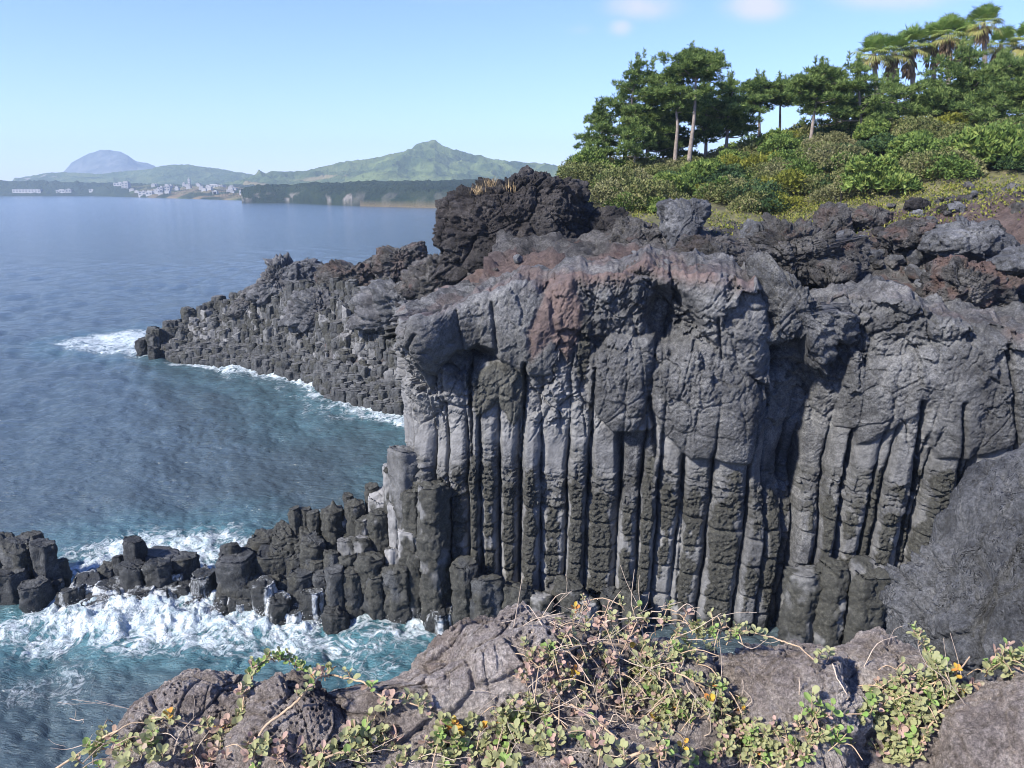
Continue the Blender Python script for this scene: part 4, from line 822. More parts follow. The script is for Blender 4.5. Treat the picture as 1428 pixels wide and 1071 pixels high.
def land_strip(name, ridge, base, Y0, Y1, mat, seed, rough, spike=0., kind='structure', prof=.75, px_step=1.0, attrs=None, nrow=70, label=None):
    """a ridge: ridge heights read along its crest, sloping to its shore line in front and away behind"""
    rx = np.array(ridge, float); bx = np.array(base, float)
    px = np.arange(rx[0, 0], rx[-1, 0] + .1, px_step); ry = np.interp(px, rx[:, 0], rx[:, 1])
    by = np.interp(px, bx[:, 0], bx[:, 1]) if bx.shape[1] > 1 else np.full_like(px, bx[0, 0])
    Ya = np.array([min(sea_at(x, max(y, 264.6))[1], Y1 * .98) for x, y in zip(px, by)]) if Y0 is None else np.full_like(px, Y0)
    Ys_ = np.interp(np.linspace(0, 1, nrow), [0, 1], [0, 1])
    top = np.array([at(x, y, Y1) for x, y in zip(px, ry)]); dX = top[:, 0] / Y1
    t = np.concatenate([Ys_, 1 + np.linspace(0, 1, 14)[1:] * .8]); Yg = Ya[None] + (Y1 - Ya)[None] * t[:, None]
    Xg = dX[None] * Yg
    z1 = np.where(t[:, None] <= 1, (np.clip(t, 0, 1) ** prof)[:, None] * top[:, 2][None], top[:, 2][None] * np.clip(1 - (t - 1)[:, None] / .8, 0, 1) ** .7)
    P = np.stack([Xg, Yg, z1], -1); s = (Y1 * 1.0) / 1000
    env = np.sin(np.clip(t, 0, 1) * math.pi / 2)[:, None] * np.clip((top[:, 2] / (rough * 2 + 1e-6)), 0, 1)[None] * np.where(t > .97, .25, 1)[:, None]
    q_ = P / (60 * s); z1 = z1 + env * rough * (fbm(q_, 4, seed) + .8 * ridged(q_ * .7, 3, seed + 1) - .2)
    if spike: z1 = z1 + spike * np.clip(fbm(P / (7 * s), 3, seed + 3) + .2, -.2, 1.2) * np.clip(t * 6, 0, 1)[:, None] * np.clip(top[:, 2] / (spike * 3), 0, 1)[None]
    z1[0] = -3; P[..., 2] = z1
    at_ = attrs(P, px, t) if attrs else {}
    f = grid_faces(len(t), len(px)); return P, f, at_, px, t
def add_strip(name, *a, label=None, **k_):
    P, f, at_, px, t = land_strip(name, *a, **k_)
    v = P.reshape(-1, 3); 
    if np.cross(v[f[0, 1]] - v[f[0, 0]], v[f[0, 2]] - v[f[0, 0]])[2] < 0: f = f[:, ::-1]
    o = link(name, make_mesh(name, v, f, a[4], True, at_)); tag(o, kind='structure'); return P, px
# great rock dome, far away
def a_dome(P, px, t): return {'bare': np.clip(.3 * sst(-.2, .4, fbm(P / np.array([60, 60, 160.]), 4, 801)) * np.clip(1.2 - t, 0, 1)[:, None], 0, 1)}
add_strip('dome_mountain', [(80, 246), (92, 238), (98, 230), (108, 222), (124, 213), (140, 210), (152, 209), (166, 211), (178, 217), (190, 224), (205, 226), (216, 230), (228, 240), (240, 247)], [(80, 268), (240, 268)], 3500, 3900, M['dome'], 811, 26, prof=.45, px_step=.7, attrs=a_dome)
add_strip('low_hills', [(16, 254), (20, 247), (40, 245), (60, 242), (80, 240), (100, 239), (140, 241), (180, 238), (205, 236), (225, 232), (245, 229), (262, 229), (290, 233), (320, 237), (345, 242), (365, 248), (400, 256)], [(16, 266), (400, 266)], 2150, 2500, M['hill'], 821, 14, spike=2.0, prof=.8, px_step=.7,
          attrs=lambda P, px, t: {'bare': ((px[None] > 22) & (px[None] < 78)) * ((t > .82) & (t < .95))[:, None] * .9 * sst(-.3, .2, fbm(P / 30, 3, 5))})
def a_gun(P, px, t): return {'dry': np.clip(.5 * sst(.15, .5, fbm(P / 90, 4, 831) - .25 * (t[:, None] - .3)), 0, 1) * (px[None] < 520), 'field': np.clip(.55 * sst(.0, .5, fbm(P / 70, 4, 833)), 0, 1) * (px[None] > 480)}
add_strip('peaked_hill', [(300, 258), (330, 250), (350, 245), (380, 240), (410, 238), (440, 232), (470, 227), (500, 221), (520, 220), (545, 214), (560, 210), (575, 204), (585, 198), (592, 197), (600, 196), (606, 195), (614, 199), (626, 204), (640, 206), (655, 212), (680, 218), (710, 225), (735, 228), (760, 227), (775, 229), (795, 226), (820, 230), (860, 246), (900, 258)], [(300, 267), (900, 267)], 1450, 1900, M['hill'], 841, 20, spike=2.2, prof=1.0, px_step=.6, nrow=110, attrs=a_gun)
# low coast with woods and the town
PT, pxT = add_strip('low_coast', [(-90, 252), (-20, 252), (40, 252.5), (100, 254), (160, 255), (220, 257), (300, 258), (360, 259), (420, 260), (460, 262)], [(-90, 270), (60, 271), (150, 274), (250, 277), (330, 279.5), (400, 282), (460, 284)], None, 1700, M['wood'], 851, 2, spike=3.2, prof=.7, px_step=.7,
          attrs=lambda P, px, t: {'dry': np.clip(.7 * sst(170, 230, px[None]) * (1 - sst(390, 420, px[None])) * sst(-.1, .3, fbm(P / 60, 3, 852)) * (t[:, None] < .75), 0, 1), 'field': .3 * sst(.1, .4, fbm(P / 45, 3, 853)) * (px[None] > 180)})
# wooded headland with pale bluffs
def a_head(P, px, t):
    zz = P[..., 2] / np.maximum(P[..., 2].max(0), 1)[None]; q_ = np.stack([P[..., 0] / 22, P[..., 1] * 0, P[..., 2] / 14], -1)
    b = sst(.08, .16, zz) * (1 - sst(.40, .62, zz)) * (t < .5)[:, None] * sst(-.02, .35, fbm(q_, 5, 861)) * np.where(px[None] < 490, .7, .22)
    return {'bare': b, 'dry': (P[..., 2] < 1.6) * (px[None] > 500) * .8}
add_strip('wooded_headland', [(336, 266), (345, 262), (360, 259), (380, 257), (400, 258), (415, 257), (440, 255), (470, 255), (500, 254), (540, 253), (580, 252), (620, 252), (660, 251), (700, 251), (740, 250), (800, 249), (860, 252), (900, 262)], [(336, 280), (360, 281), (400, 283), (440, 285), (500, 287.5), (560, 289), (620, 290.5), (760, 292), (900, 294)], None, 900, M['wood'], 871, 2.2, spike=1.7, prof=.33, px_step=.5, attrs=a_head)
# town: each building a thing
M['wall_white'] = plain_material('painted_wall', (.36, .35, .345), .8, .1, .3); M['wall_grey'] = plain_material('grey_wall', (.30, .29, .29), .8, .1, .3)
M['glass_dark'] = plain_material('window_dark', (.05, .06, .08), .3, .1, 1)
def coast_at(px, py):
    j = int(np.clip(np.searchsorted(pxT, px), 0, len(pxT) - 1))
    for p in PT[:, j]:
        dp = -p[2] + H; cy = math.tan(math.atan2(-dp, p[1]) + PITCH); 
        if p[2] > 0 and CY - F * cy <= py: return p
    return PT[8, j]
def building(px, py, w, h, wall, seed, label, wins=True):
    p = coast_at(px, py); Y = p[1]; W = w / F * Y; Hh = h / F * Y; Dp = W * .6 if W > Hh * 2 else W
    b = MB()
    def box(x0, x1, y0, y1, z0, z1):
        V = [(x, y, z) for x in (x0, x1) for y in (y0, y1) for z in (z0, z1)]; b.add(V, np.array([[0, 1, 3, 2], [4, 6, 7, 5], [0, 4, 5, 1], [2, 3, 7, 6], [1, 5, 7, 3], [0, 2, 6, 4]]))
    box(-W / 2, W / 2, 0, Dp, -8, Hh); box(-W / 2 - .3, W / 2 + .3, -.3, Dp + .3, Hh + .002, Hh + .5); r_ = np.random.RandomState(seed)
    box(W * r_.uniform(-.4, 0), W * r_.uniform(.1, .4), Dp * .3, Dp * .7, Hh + .51, Hh + .5 + Hh * .25)
    nm = 'white_building' if wall == 'wall_white' else 'grey_building'
    if not wins: o = link(nm, b.mesh(nm, M[wall], False), None, p); tag(o, label, 'building', 'buildings of the town across the bay'); return o
    root = empty(nm, p); link('wall', b.mesh('wall', M[wall], False), root); tag(root, label, 'building', 'buildings of the town across the bay')
    nf = max(1, min(3, int(Hh / 3.2))); nw = int(np.clip(W / 5, 2, 9)); ww, hh = W / nw * .55, Hh / nf * .45
    me = make_mesh('window', [(x, y, z) for x in (0, ww) for y in (-.12, .1) for z in (0, hh)], np.array([[0, 1, 3, 2], [4, 6, 7, 5], [0, 4, 5, 1], [2, 3, 7, 6], [1, 5, 7, 3], [0, 2, 6, 4]]), M['glass_dark'], False)
    for i in range(nf):
        for j in range(nw): link('window', me, root, (-W / 2 + (j + .22) * W / nw, 0, (i + .35) * Hh / nf))
    return root
named = [(34, 269, 38, 4.5, 'wall_white', 'long low white hall by the shore, leftmost across the bay'), (82, 269.5, 12, 3.5, 'wall_white', 'small white house right of the long hall by the shore'), (93, 269, 8, 4, 'wall_grey', 'grey shore house beside the small white house'), (127, 268, 9, 3, 'wall_white', 'lone white house among dark shore woods'),
         (164, 260, 12, 4, 'wall_white', 'white house on the wooded rise above the bay'), (173, 263, 9, 7, 'wall_grey', 'tall grey block below the white house on the rise'), (196, 273, 10, 5, 'wall_white', 'white villa by the water, left of the pair'), (206, 273, 9, 5, 'wall_white', 'white villa by the water, right of the pair'),
         (222, 268, 7, 6, 'wall_grey', 'grey apartment block at the left of the town rows'), (232, 267, 8, 6, 'wall_grey', 'grey apartment block right beside the first block'), (263, 259, 3, 7, 'wall_white', 'slim white tower over the town roofs'), (298, 262, 22, 3.5, 'wall_white', 'long white flat roofed building at the top of the town'), (337, 272, 8, 5, 'wall_white', 'white house with steps at the right end of town'), (345, 273.5, 6, 4, 'wall_grey', 'small grey house beside the stepped white house'), (376, 278, 9, 4, 'wall_grey', 'low grey shed on the shore by the headland'), (418, 252, 10, 3, 'wall_white', 'bright white roof on the slope behind the headland')]
for i, (x, y, w_, h_, wl, l) in enumerate(named): building(x, y, w_, h_, wl, i, l)
rb = np.random.RandomState(77)
for i in range(34):
    x = rb.uniform(180, 330); y = rb.uniform(259, 272); building(x, y, rb.uniform(3, 7), rb.uniform(2, 4), rb.choice(['wall_white', 'wall_grey']), 50 + i, 'small pale house in the crowded town across the bay', False)
# haze: even air over the whole bay
k = NT('haze'); vp = k.n('ShaderNodeVolumePrincipled', {'Color': (.60, .75, .92), 'Density': 0.00022, 'Anisotropy': 0.1})
o_ = k.n('ShaderNodeOutputMaterial'); k.t.links.new(vp.outputs[0], o_.inputs['Volume']); M['haze'] = k.m
x0, x1, y0, y1, zA, zB = -4600, 4600, -60, 4600, -5, 260
hv = [(x, y, z) for x in (x0, x1) for y in (y0, y1) for z in (zA, zB)]
tag(link('haze', make_mesh('haze', hv, np.array([[0, 1, 3, 2], [4, 6, 7, 5], [0, 4, 5, 1], [2, 3, 7, 6], [1, 5, 7, 3], [0, 2, 6, 4]]), M['haze'], False)), kind='stuff')
# ------------------------------------------------------------------ foliage builders
def rand_dirs(rg, n): v = rg.normal(size=(n, 3)); return v / np.linalg.norm(v, axis=1, keepdims=True)
def leaf_cards(mb, C, A, L, W, rg, tint, fold=.15):
    """one small pointed leaf per row: C base, A axis"""
    n = len(C); s = np.cross(A, rand_dirs(rg, n)); s /= np.linalg.norm(s, axis=1, keepdims=True) + 1e-6; up = np.cross(s, A)
    L = np.broadcast_to(L, (n,))[:, None]; W = np.broadcast_to(W, (n,))[:, None]
    V = np.stack([C, C + A * L * .5 + s * W * .5 + up * W * fold, C + A * L, C + A * L * .5 - s * W * .5 + up * W * fold], 1)
    mb.add(V.reshape(-1, 3), np.arange(n * 4).reshape(n, 4), tint=np.repeat(tint, 4))
M['pine'] = leaf_material('pine_needles', [(.038, .072, .022), (.105, .165, .048), (.20, .27, .08), (.28, .36, .12)], .4, .6)
M['bark'] = plain_material('pine_bark', (.21, .175, .15), .9, .4, 5)
M['bark_d'] = plain_material('dark_bark', (.085, .07, .06), .9, .4, 5)
def needle_tufts(mb, C, A, rg, L=.34, n=11, tint0=.5):
    k = len(C); A2 = np.repeat(A, n, 0); C2 = np.repeat(C, n, 0)
    d = A2 * .75 + rand_dirs(rg, k * n) * .75; d /= np.linalg.norm(d, axis=1, keepdims=True)
    t = np.clip(np.repeat(tint0 + rg.normal(size=k) * .24, n) + rg.normal(size=k * n) * .12, 0, 1)
    leaf_cards(mb, C2, d, L * rg.uniform(.7, 1.2, k * n), .055, rg, t, 0)
def pine(px, pb, pt, Y, hw, cb, seed, label, lean=0., dens=1.0, flat=.34, top_only=False, dark=0., topx=None, right_arm=False):
    rg = np.random.RandomState(seed); b0 = at(px, pb, Y); b0[2] = min(b0[2], ground_z(b0[0], Y) + 0.0) if ground_z(b0[0], Y) < b0[2] else b0[2]
    tx_ = topx if topx is not None else px + lean; T = at(tx_, pt + 4, Y + rg.normal() * .3); hwm = hw / F * Y; zc = at(px, cb, Y)[2]
    h = T[2] - b0[2]; mid = (b0 + T) / 2 + np.array([rg.normal() * .012 * h, rg.normal() * .02 * h, 0])
    path = smooth_path([b0 - np.array([0, 0, .4]), lerp(b0, mid, .5), mid, lerp(mid, T, .5), T], 26)
    root = empty('pine_tree', b0); tag(root, label, 'tree', 'pines along the headland')
    tb = MB(); r0_ = .017 * h + .06; tb.add(*tube(path - b0, np.linspace(r0_, .03, 26), 8)); fb = MB()
    nl = max(10, int(24 * dens)); pads = []
    for i in range(nl):
        f = (i + rg.rand() * .6) / nl; z = zc + (T[2] - zc) * (f ** .92) * .97; tz = np.clip((z - path[0, 2]) / (path[-1, 2] - path[0, 2]), 0, 1)
        p0 = np.array([np.interp(z, path[:, 2], path[:, j]) for j in range(3)])
        shape = np.interp(f, [0, .25, .55, .8, 1], [.80, 1.0, .85, .55, .18]); ln = hwm * shape * rg.uniform(.7, 1.12)
        a = i * 2.4 + rg.normal() * .5; dirv = np.array([math.cos(a), math.sin(a), 0])
        end = p0 + dirv * ln + np.array([0, 0, ln * rg.uniform(.02, .3)])
        lp = smooth_path([p0, lerp(p0, end, .5) + np.array([0, 0, .12 * ln * rg.normal()]), end], 9)
        tb.add(*tube(lp - b0, np.linspace(max(.03, r0_ * .35 * (1 - f * .6)), .015, 9), 5))
        for s_ in np.linspace(.35, 1.0, max(2, int(ln / .8) + 1)):
            c = lerp(p0, end, s_) + rg.normal(size=3) * [.15 * ln, .15 * ln, .05]
            pads.append((c, max(.5, .36 * ln * rg.uniform(.7, 1.25))))
    if right_arm:
        p0 = np.array([np.interp(zc + .25 * (T[2] - zc), path[:, 2], path[:, j]) for j in range(3)]); end = at(1006, 84, Y)
        lp = smooth_path([p0, lerp(p0, end, .55) + np.array([0, 0, -.25]), end], 12); tb.add(*tube(lp - b0, np.linspace(.09, .03, 12), 5))
        for s_, r_ in ((.45, .75), (.62, .65), (.78, .55), (.9, .42), (1.0, .34)): pads.append((lerp(p0, end, s_) + np.array([0, 0, .1]), r_))
    for f in np.linspace(.8, 1.0, 4): pads.append((path[int(f * 25)] + rg.normal(size=3) * [.15, .15, 0], max(.35, hwm * .30 * (1.25 - f))))
    for c, r_ in pads:
        n = max(12, int(50 * r_ ** 1.7 * dens)); v = rand_dirs(rg, n) * (rg.rand(n, 1) ** .4); v[:, 2] = v[:, 2] * flat + .1
        v[:, 2] = np.where(v[:, 2] < -.12, v[:, 2] * .5, v[:, 2])
        ax = v * [.8, .8, .5] + np.array([0, 0, .75]) + rg.normal(size=(n, 3)) * .2; ax /= np.linalg.norm(ax, axis=1, keepdims=True)
        needle_tufts(fb, c - b0 + v * r_, ax, rg, tint0=np.clip(.48 - dark + rg.normal() * .1, .05, .95))
    for i in range(int(9 * dens)):        # pale upright candles on top
        c, r_ = pads[-1 - (i % 6)]; needle_tufts(fb, (c - b0 + rg.normal(size=3) * r_ * .4 + np.array([0, 0, r_ * .4]))[None] + np.linspace(0, .5, 5)[:, None] * np.array([0, 0, 1.]), np.repeat(np.array([[0, 0, 1.]]), 5, 0), rg, L=.3, tint0=.62)
    link('trunk', tb.mesh('trunk', M['bark' if dark < .2 else 'bark_d']), root); link('crown', fb.mesh('crown', M['pine'], False), root); return root
for i, t in enumerate([
    (838, 240, 150, 61, 30, 232, 'leftmost pine, its dark crown hanging low over the headland edge', dict(dark=.12)), (868, 236, 86, 62, 44, 215, 'tall leaning pine with a peaked crown, second from the left', dict(topx=888)), (822, 250, 205, 60, 22, 245, 'low spreading pine branch mass at the left foot of the pines', dict(dark=.1, dens=.8)),
    (903, 228, 100, 63, 36, 212, 'broad dense pine behind the first bare trunk', dict(topx=912, dens=1.2)), (941, 222, 98, 60, 34, 158, 'pine with a pale bare trunk left of the tallest pine', dict(topx=936)), (960, 216, 70, 59.5, 36, 112, 'tallest pine with a bare pale trunk and one long arm to the right', dict(topx=972, right_arm=True, flat=.5, dens=1.1)),
    (985, 214, 118, 64, 40, 196, 'dark bushy pine right of the tallest pine', dict(dark=.12, dens=1.1)), (1012, 210, 112, 63, 42, 192, 'bushy pine with a forked pale base in the middle gap', dict(topx=1018)), (1060, 196, 110, 66, 36, 152, 'umbrella shaped pine with thin dark trunks, left of its twin', dict(dark=.12)), (1088, 194, 113, 66.5, 34, 148, 'umbrella shaped pine with thin dark trunks, right of its twin', dict(dark=.08)),
    (925, 232, 150, 66, 44, 222, 'shadowy pine deep behind the bare trunks', dict(dark=.25)), (885, 240, 175, 60, 26, 222, 'young pale green pine below the peaked pine', dict(dens=.8)),
    (1128, 214, 92, 58, 46, 150, 'pine with a leaning bare trunk beside the yellow bush', dict(topx=1146)), (1168, 205, 108, 62, 40, 180, 'wide pine right of the leaning trunk pine', dict(dens=.75)), (1206, 218, 88, 57, 56, 190, 'broad layered pine below the leftmost palm', dict(topx=1196, dens=.85, flat=.3)), (1250, 205, 112, 60, 46, 178, 'flat topped pine under the hanging palm skirts', dict(topx=1246, dens=.75)),
    (1300, 190, 112, 60, 46, 170, 'pine with crossing dark limbs below the middle palms', dict(dark=.1, dens=.75)), (1352, 182, 66, 59, 58, 160, 'tall rounded pine in front of the highest palm', dict(dens=.85, flat=.34)), (1402, 178, 78, 58, 52, 165, 'full pine at the upper right beside the last palm', dict(dens=.85, flat=.34)), (1440, 180, 95, 57, 44, 170, 'pine cut by the right edge of the picture', dict()), (1330, 192, 120, 63, 50, 180, 'dark pine filling the gap behind the rounded pine', dict(dark=.15)),
    (1372, 200, 130, 55, 40, 200, 'low green pine in front of the full pine', dict(dens=.9)),
]):
    px, pb, pt, Y, hw, cb, lab, kw = t; pine(px, pb, pt, Y, hw, cb, 2000 + i * 13, lab, **kw)

# palms: fan leaves, brown hanging skirts
M['fan'] = leaf_material('palm_leaf', [(.09, .15, .035), (.16, .25, .06), (.27, .32, .09), (.36, .30, .12)], .2, .5)
M['skirt'] = leaf_material('dead_palm_leaf', [(.13, .085, .05), (.22, .15, .09), (.32, .24, .15)], .1, .9)
def fan_leaf(mb, base, d, L, rg, tint, droop=.25, n=19):
    d = d / np.linalg.norm(d); side = np.cross(d, [0, 0, 1]); side /= np.linalg.norm(side) + 1e-6; up = np.cross(side, d)
    hub = base + d * L * .52 - np.array([0, 0, droop * L * .15]); w_ = .035
    mb.add(np.array([base + side * w_, base - side * w_, hub - side * w_ * .6, hub + side * w_ * .6]), np.array([[0, 1, 2, 3]]), tint=tint * .6)
    th = np.linspace(-1.9, 1.9, n); rl_ = L * .62 * (1 - .3 * (th / 1.9) ** 2) * rg.uniform(.9, 1.1, n)
    dr = d[None] * np.cos(th)[:, None] + side[None] * np.sin(th)[:, None] + up[None] * (.15 * np.abs(np.sin(th)))[:, None]
    m = hub + dr * rl_[:, None] * .6; tip = hub + dr * rl_[:, None] - np.array([0, 0, 1.]) * (droop * rl_ * .8)[:, None]
    wv_ = np.cross(dr, up); wv_ /= np.linalg.norm(wv_, axis=1, keepdims=True); W = (.03 * L)
    V = np.stack([np.repeat(hub[None], n, 0), m + wv_ * W, tip, m - wv_ * W], 1); mb.add(V.reshape(-1, 3), np.arange(n * 4).reshape(n, 4), tint=np.repeat(np.clip(tint + rg.normal(size=n) * .08, 0, 1), 4))
def palm(px, pc, Y, pb, seed, label, skirt=1.0, R0=1.85):
    rg = np.random.RandomState(seed); c = at(px, pc, Y); b = at(px + rg.normal() * 3, pb, Y); b[2] = min(b[2], ground_z(b[0], Y)); root = empty('fan_palm', b); tag(root, label, 'palm', 'fan palms behind the pines')
    t = MB(); t.add(*tube(smooth_path([b - b, (c - b) * .5 + [.1, 0, 0], c - b], 14), np.linspace(.26, .19, 14), 10)); link('trunk', t.mesh('trunk', M['bark']), root)
    f = MB(); n = 34
    for i in range(n):
        e = np.interp(i / n, [0, .3, 1], [1.35, .75, -.55]) + rg.normal() * .12; a = i * 2.4; fan_leaf(f, c - b, np.array([math.cos(a) * math.cos(e), math.sin(a) * math.cos(e), math.sin(e)]), R0 * rg.uniform(.85, 1.1), rg, np.interp(i / n, [0, .5, 1], [.3, .45, .9]), np.interp(i / n, [0, 1], [.12, .6]))
    link('fronds', f.mesh('fronds', M['fan'], False), root)
    s_ = MB(); m = int(70 * skirt)
    if m:
        a = rg.uniform(0, 6.28, m); z = rg.uniform(0, 1.9 * skirt, m); C = np.stack([np.cos(a) * .28, np.sin(a) * .28, -z - .1], 1) + (c - b)
        ax = np.stack([np.cos(a) * .38, np.sin(a) * .38, -np.ones(m)], 1) + rg.normal(size=(m, 3)) * .12; ax /= np.linalg.norm(ax, axis=1, keepdims=True)
        leaf_cards(s_, C, ax, rg.uniform(.7, 1.2, m), .34, rg, rg.rand(m)); link('skirt', s_.mesh('skirt', M['skirt'], False), root)
for i, (px, pc, Y, sk, l) in enumerate([(1218, 75, 74, .25, 'small leftmost fan palm standing apart from the palm row'), (1246, 72, 76, 1.0, 'fan palm whose brown skirt hangs clear above the pines, left one'), (1272, 62, 77, 1.15, 'fan palm whose brown skirt hangs clear above the pines, right one'), (1302, 56, 78, 1.0, 'fan palm with a tan skirt left of the tallest palm row'), (1322, 48, 76, .9, 'dense fan palm in the middle of the palm row'), (1344, 52, 80, .8, 'fan palm half hidden left of the highest palm'), (1372, 32, 75, .6, 'highest fan palm with upright fresh fronds'), (1396, 62, 79, .5, 'low fan palm right of the highest palm'), (1432, 58, 76, .9, 'fan palm cut by the right edge of the picture')]):
    palm(px, pc, Y, 190, 3000 + i * 11, l, sk)

# bushes over the slope
M['bush_olive'] = leaf_material('olive_leaf', [(0.055, 0.071, 0.024), (0.117, 0.141, 0.047), (0.204, 0.206, 0.081), (0.312, 0.261, 0.149)], .15, .6)
M['bush_green'] = leaf_material('green_leaf', [(0.038, 0.068, 0.021), (0.080, 0.134, 0.033), (0.160, 0.229, 0.056), (0.255, 0.304, 0.081)], .2, .5)
M['bush_dark'] = leaf_material('dark_leaf', [(0.022, 0.044, 0.021), (0.048, 0.088, 0.034), (0.100, 0.141, 0.051)], .15, .5)
M['bush_yellow'] = leaf_material('yellow_leaf', [(.09, .11, .02), (.19, .20, .035), (.32, .30, .06)], .25, .5)
M['bush_dust'] = leaf_material('dusty_leaf', [(0.066, 0.069, 0.031), (0.131, 0.140, 0.057), (0.218, 0.209, 0.104), (0.306, 0.292, 0.166)], .1, .7)
def bush_mesh(seed, mat, leaf=.15, n=1900, flat=.75, stem=True, tuft=False):
    rg = np.random.RandomState(seed); mb = MB(); nc = 22
    cc = rand_dirs(rg, nc) * rg.uniform(.35, .78, (nc, 1)); cc[:, 2] = np.abs(cc[:, 2]) * flat + .05; cr = rg.uniform(.22, .42, nc)
    for c, r_ in zip(cc, cr):
        k = int(n / nc * (r_ / .32) ** 2); v = rand_dirs(rg, k); v[:, 2] = np.abs(v[:, 2]) * .9 - .18; p = c + v * r_ * rg.uniform(.8, 1.08, (k, 1))
        ax = v + rand_dirs(rg, k) * .8 + [0, 0, .3]; ax /= np.linalg.norm(ax, axis=1, keepdims=True); t0 = .45 + rg.normal() * .13
        leaf_cards(mb, p, ax, leaf * rg.uniform(.6, 1.25, k), leaf * .55, rg, np.clip(t0 + rg.normal(size=k) * .17, 0, 1))
        if tuft: needle_tufts(mb, p[::3], ax[::3] * .4 + [0, 0, .8], rg, L=.16, n=8, tint0=.65)
    return mb.mesh('foliage', M[mat], False)
def stem_mesh(seed):
    rg = np.random.RandomState(seed); s_ = MB()
    for i in range(5):
        a = rg.uniform(0, 6.28); s_.add(*tube(smooth_path([(0, 0, -.35), (math.cos(a) * .15, math.sin(a) * .15, .1), (math.cos(a) * .4, math.sin(a) * .4, .4)], 6), np.linspace(.035, .012, 6), 5))
    return s_.mesh('stem', M['bark_d'])
sm_ = stem_mesh(5)
BM = {}
for mt, lf, n in (('bush_olive', .10, 2600), ('bush_green', .11, 2300), ('bush_dark', .11, 2300), ('bush_yellow', .11, 1800), ('bush_dust', .09, 2600)):
    BM[mt] = [bush_mesh(4000 + hash(mt) % 1 + k_ * 7 + len(mt), mt, lf, n, tuft=(mt == 'bush_green' and k_ == 2)) for k_ in range(3)]
DESC = {'bush_olive': ('olive green rounded shrub on the slope', 'olive shrubs of the slope'), 'bush_green': ('fresh green leafy shrub on the slope', 'green shrubs of the slope'), 'bush_dark': ('dark green shrub in the hollow of the slope', 'dark shrubs of the slope'), 'bush_yellow': ('yellow green shrub on the slope', 'yellow shrubs of the slope'), 'bush_dust': ('dusty brown green shrub gone to seed on the slope', 'dusty shrubs of the slope')}
def shrub(p, mt, k_, s, label=None, rg=None, zs=1.0):
    r_ = empty('shrub', p); r_.rotation_euler = (0, 0, rg.uniform(0, 6.28)); r_.scale = (s, s, s * zs); tag(r_, label or DESC[mt][0], 'shrub', None if label else DESC[mt][1])
    link('foliage', BM[mt][k_ % 3], r_); link('stem', sm_, r_); return r_
rs_ = np.random.RandomState(91); nb_ = 0
for px, py, s, mt, l in [(1217, 268, 2.2, 'bush_green', 'bright green bottle brush shrub at the front of the slope'), (1112, 190, 2.6, 'bush_yellow', 'big yellow green shrub beside the leaning pine'), (1058, 285, 1.9, 'bush_dark', 'dark green shrub right of the upright boulder'), (1068, 298, 1.3, 'bush_dark', 'small dark green shrub at the front edge behind the pointed grey rock'), (1160, 238, 2.2, 'bush_dust', 'dusty pale shrub behind the bright green shrub'), (1280, 248, 1.8, 'bush_dust', 'straw coloured seedy shrub right of the bright green shrub'),
                         (1370, 235, 2.6, 'bush_green', 'large light green shrub at the upper right edge of the field'), (1335, 225, 2.3, 'bush_green', 'tall light green shrub left of the large one at the upper right'), (1410, 225, 2.6, 'bush_green', 'light green shrub at the right edge below the pines'), (930, 272, 1.6, 'bush_green', 'green shrub just behind the upright boulder'), (1000, 280, 1.8, 'bush_green', 'leafy green shrub right behind the upright boulder'), (858, 268, 1.9, 'bush_olive', 'pale olive shrub next to the dark mound')]:
    p = ground_hit(px, py, 30)
    if p is not None: shrub(p, mt, 2 if 'bottle' in l else nb_, s, l, rs_, 1.0); nb_ += 1
for i in range(1700):
    x, y = rs_.uniform(3, 58), rs_.uniform(35, 72)
    gp = land_h(np.array([x]), np.array([y]))[0]
    cz = gp - H; py = CY - F * math.tan(math.atan2(cz, y) + PITCH); px = CX + F * x / (y * CT - cz * ST)
    if not (800 < px < 1480) or gp < 13.0: continue
    front = np.interp(px, [800, 900, 960, 1010, 1080, 1180, 1260, 1310, 1428], [285, 296, 292, 300, 292, 282, 272, 256, 242])
    if py > front: continue
    if rs_.rand() < .52: continue
    n_ = perlin(np.array([[x * .16, y * .16, 3.]]))[0] + rs_.normal() * .28
    mt = 'bush_olive' if n_ < .0 else 'bush_green' if n_ < .3 else 'bush_dark'
    if rs_.rand() < .12: mt = 'bush_dust'
    if rs_.rand() < .04: mt = 'bush_yellow'
    shrub((x, y, ground_z(x, y) - .1), mt, int(rs_.randint(3)), rs_.uniform(1.1, 2.0), None, rs_, rs_.uniform(.8, 1.15)); nb_ += 1
# yellow fleshy ground cover between rocks and shrubs
M['cover'] = leaf_material('yellow_groundcover', [(.07, .10, .02), (.14, .16, .03), (.24, .24, .05), (.22, .17, .10)], .15, .5)
cv = MB(); C = []
for px, py, sx, sy, n in ((1120, 285, 40, 10, 1500), (890, 300, 30, 10, 700), (985, 308, 30, 8, 800), (1090, 305, 30, 9, 900), (1240, 300, 60, 12, 1500), (1330, 272, 60, 9, 1500), (1400, 268, 40, 10, 800), (1130, 300, 26, 10, 700), (1270, 320, 40, 8, 500), (820, 300, 12, 8, 200), (1200, 285, 50, 8, 900), (1020, 318, 30, 6, 300)):
    for _ in range(n // 9):
        p = ground_hit(px + rs_.normal() * sx, py + rs_.normal() * sy, 31)
        if p is not None and p[1] < 52:
            for __ in range(7):
                x, y = p[0] + rs_.normal() * .25, p[1] + rs_.normal() * .25; C.append((x, y, ground_z(x, y) + rs_.uniform(0, .12)))
C = np.array(C); ax = rand_dirs(rs_, len(C)); ax[:, 2] = np.abs(ax[:, 2]) + .3
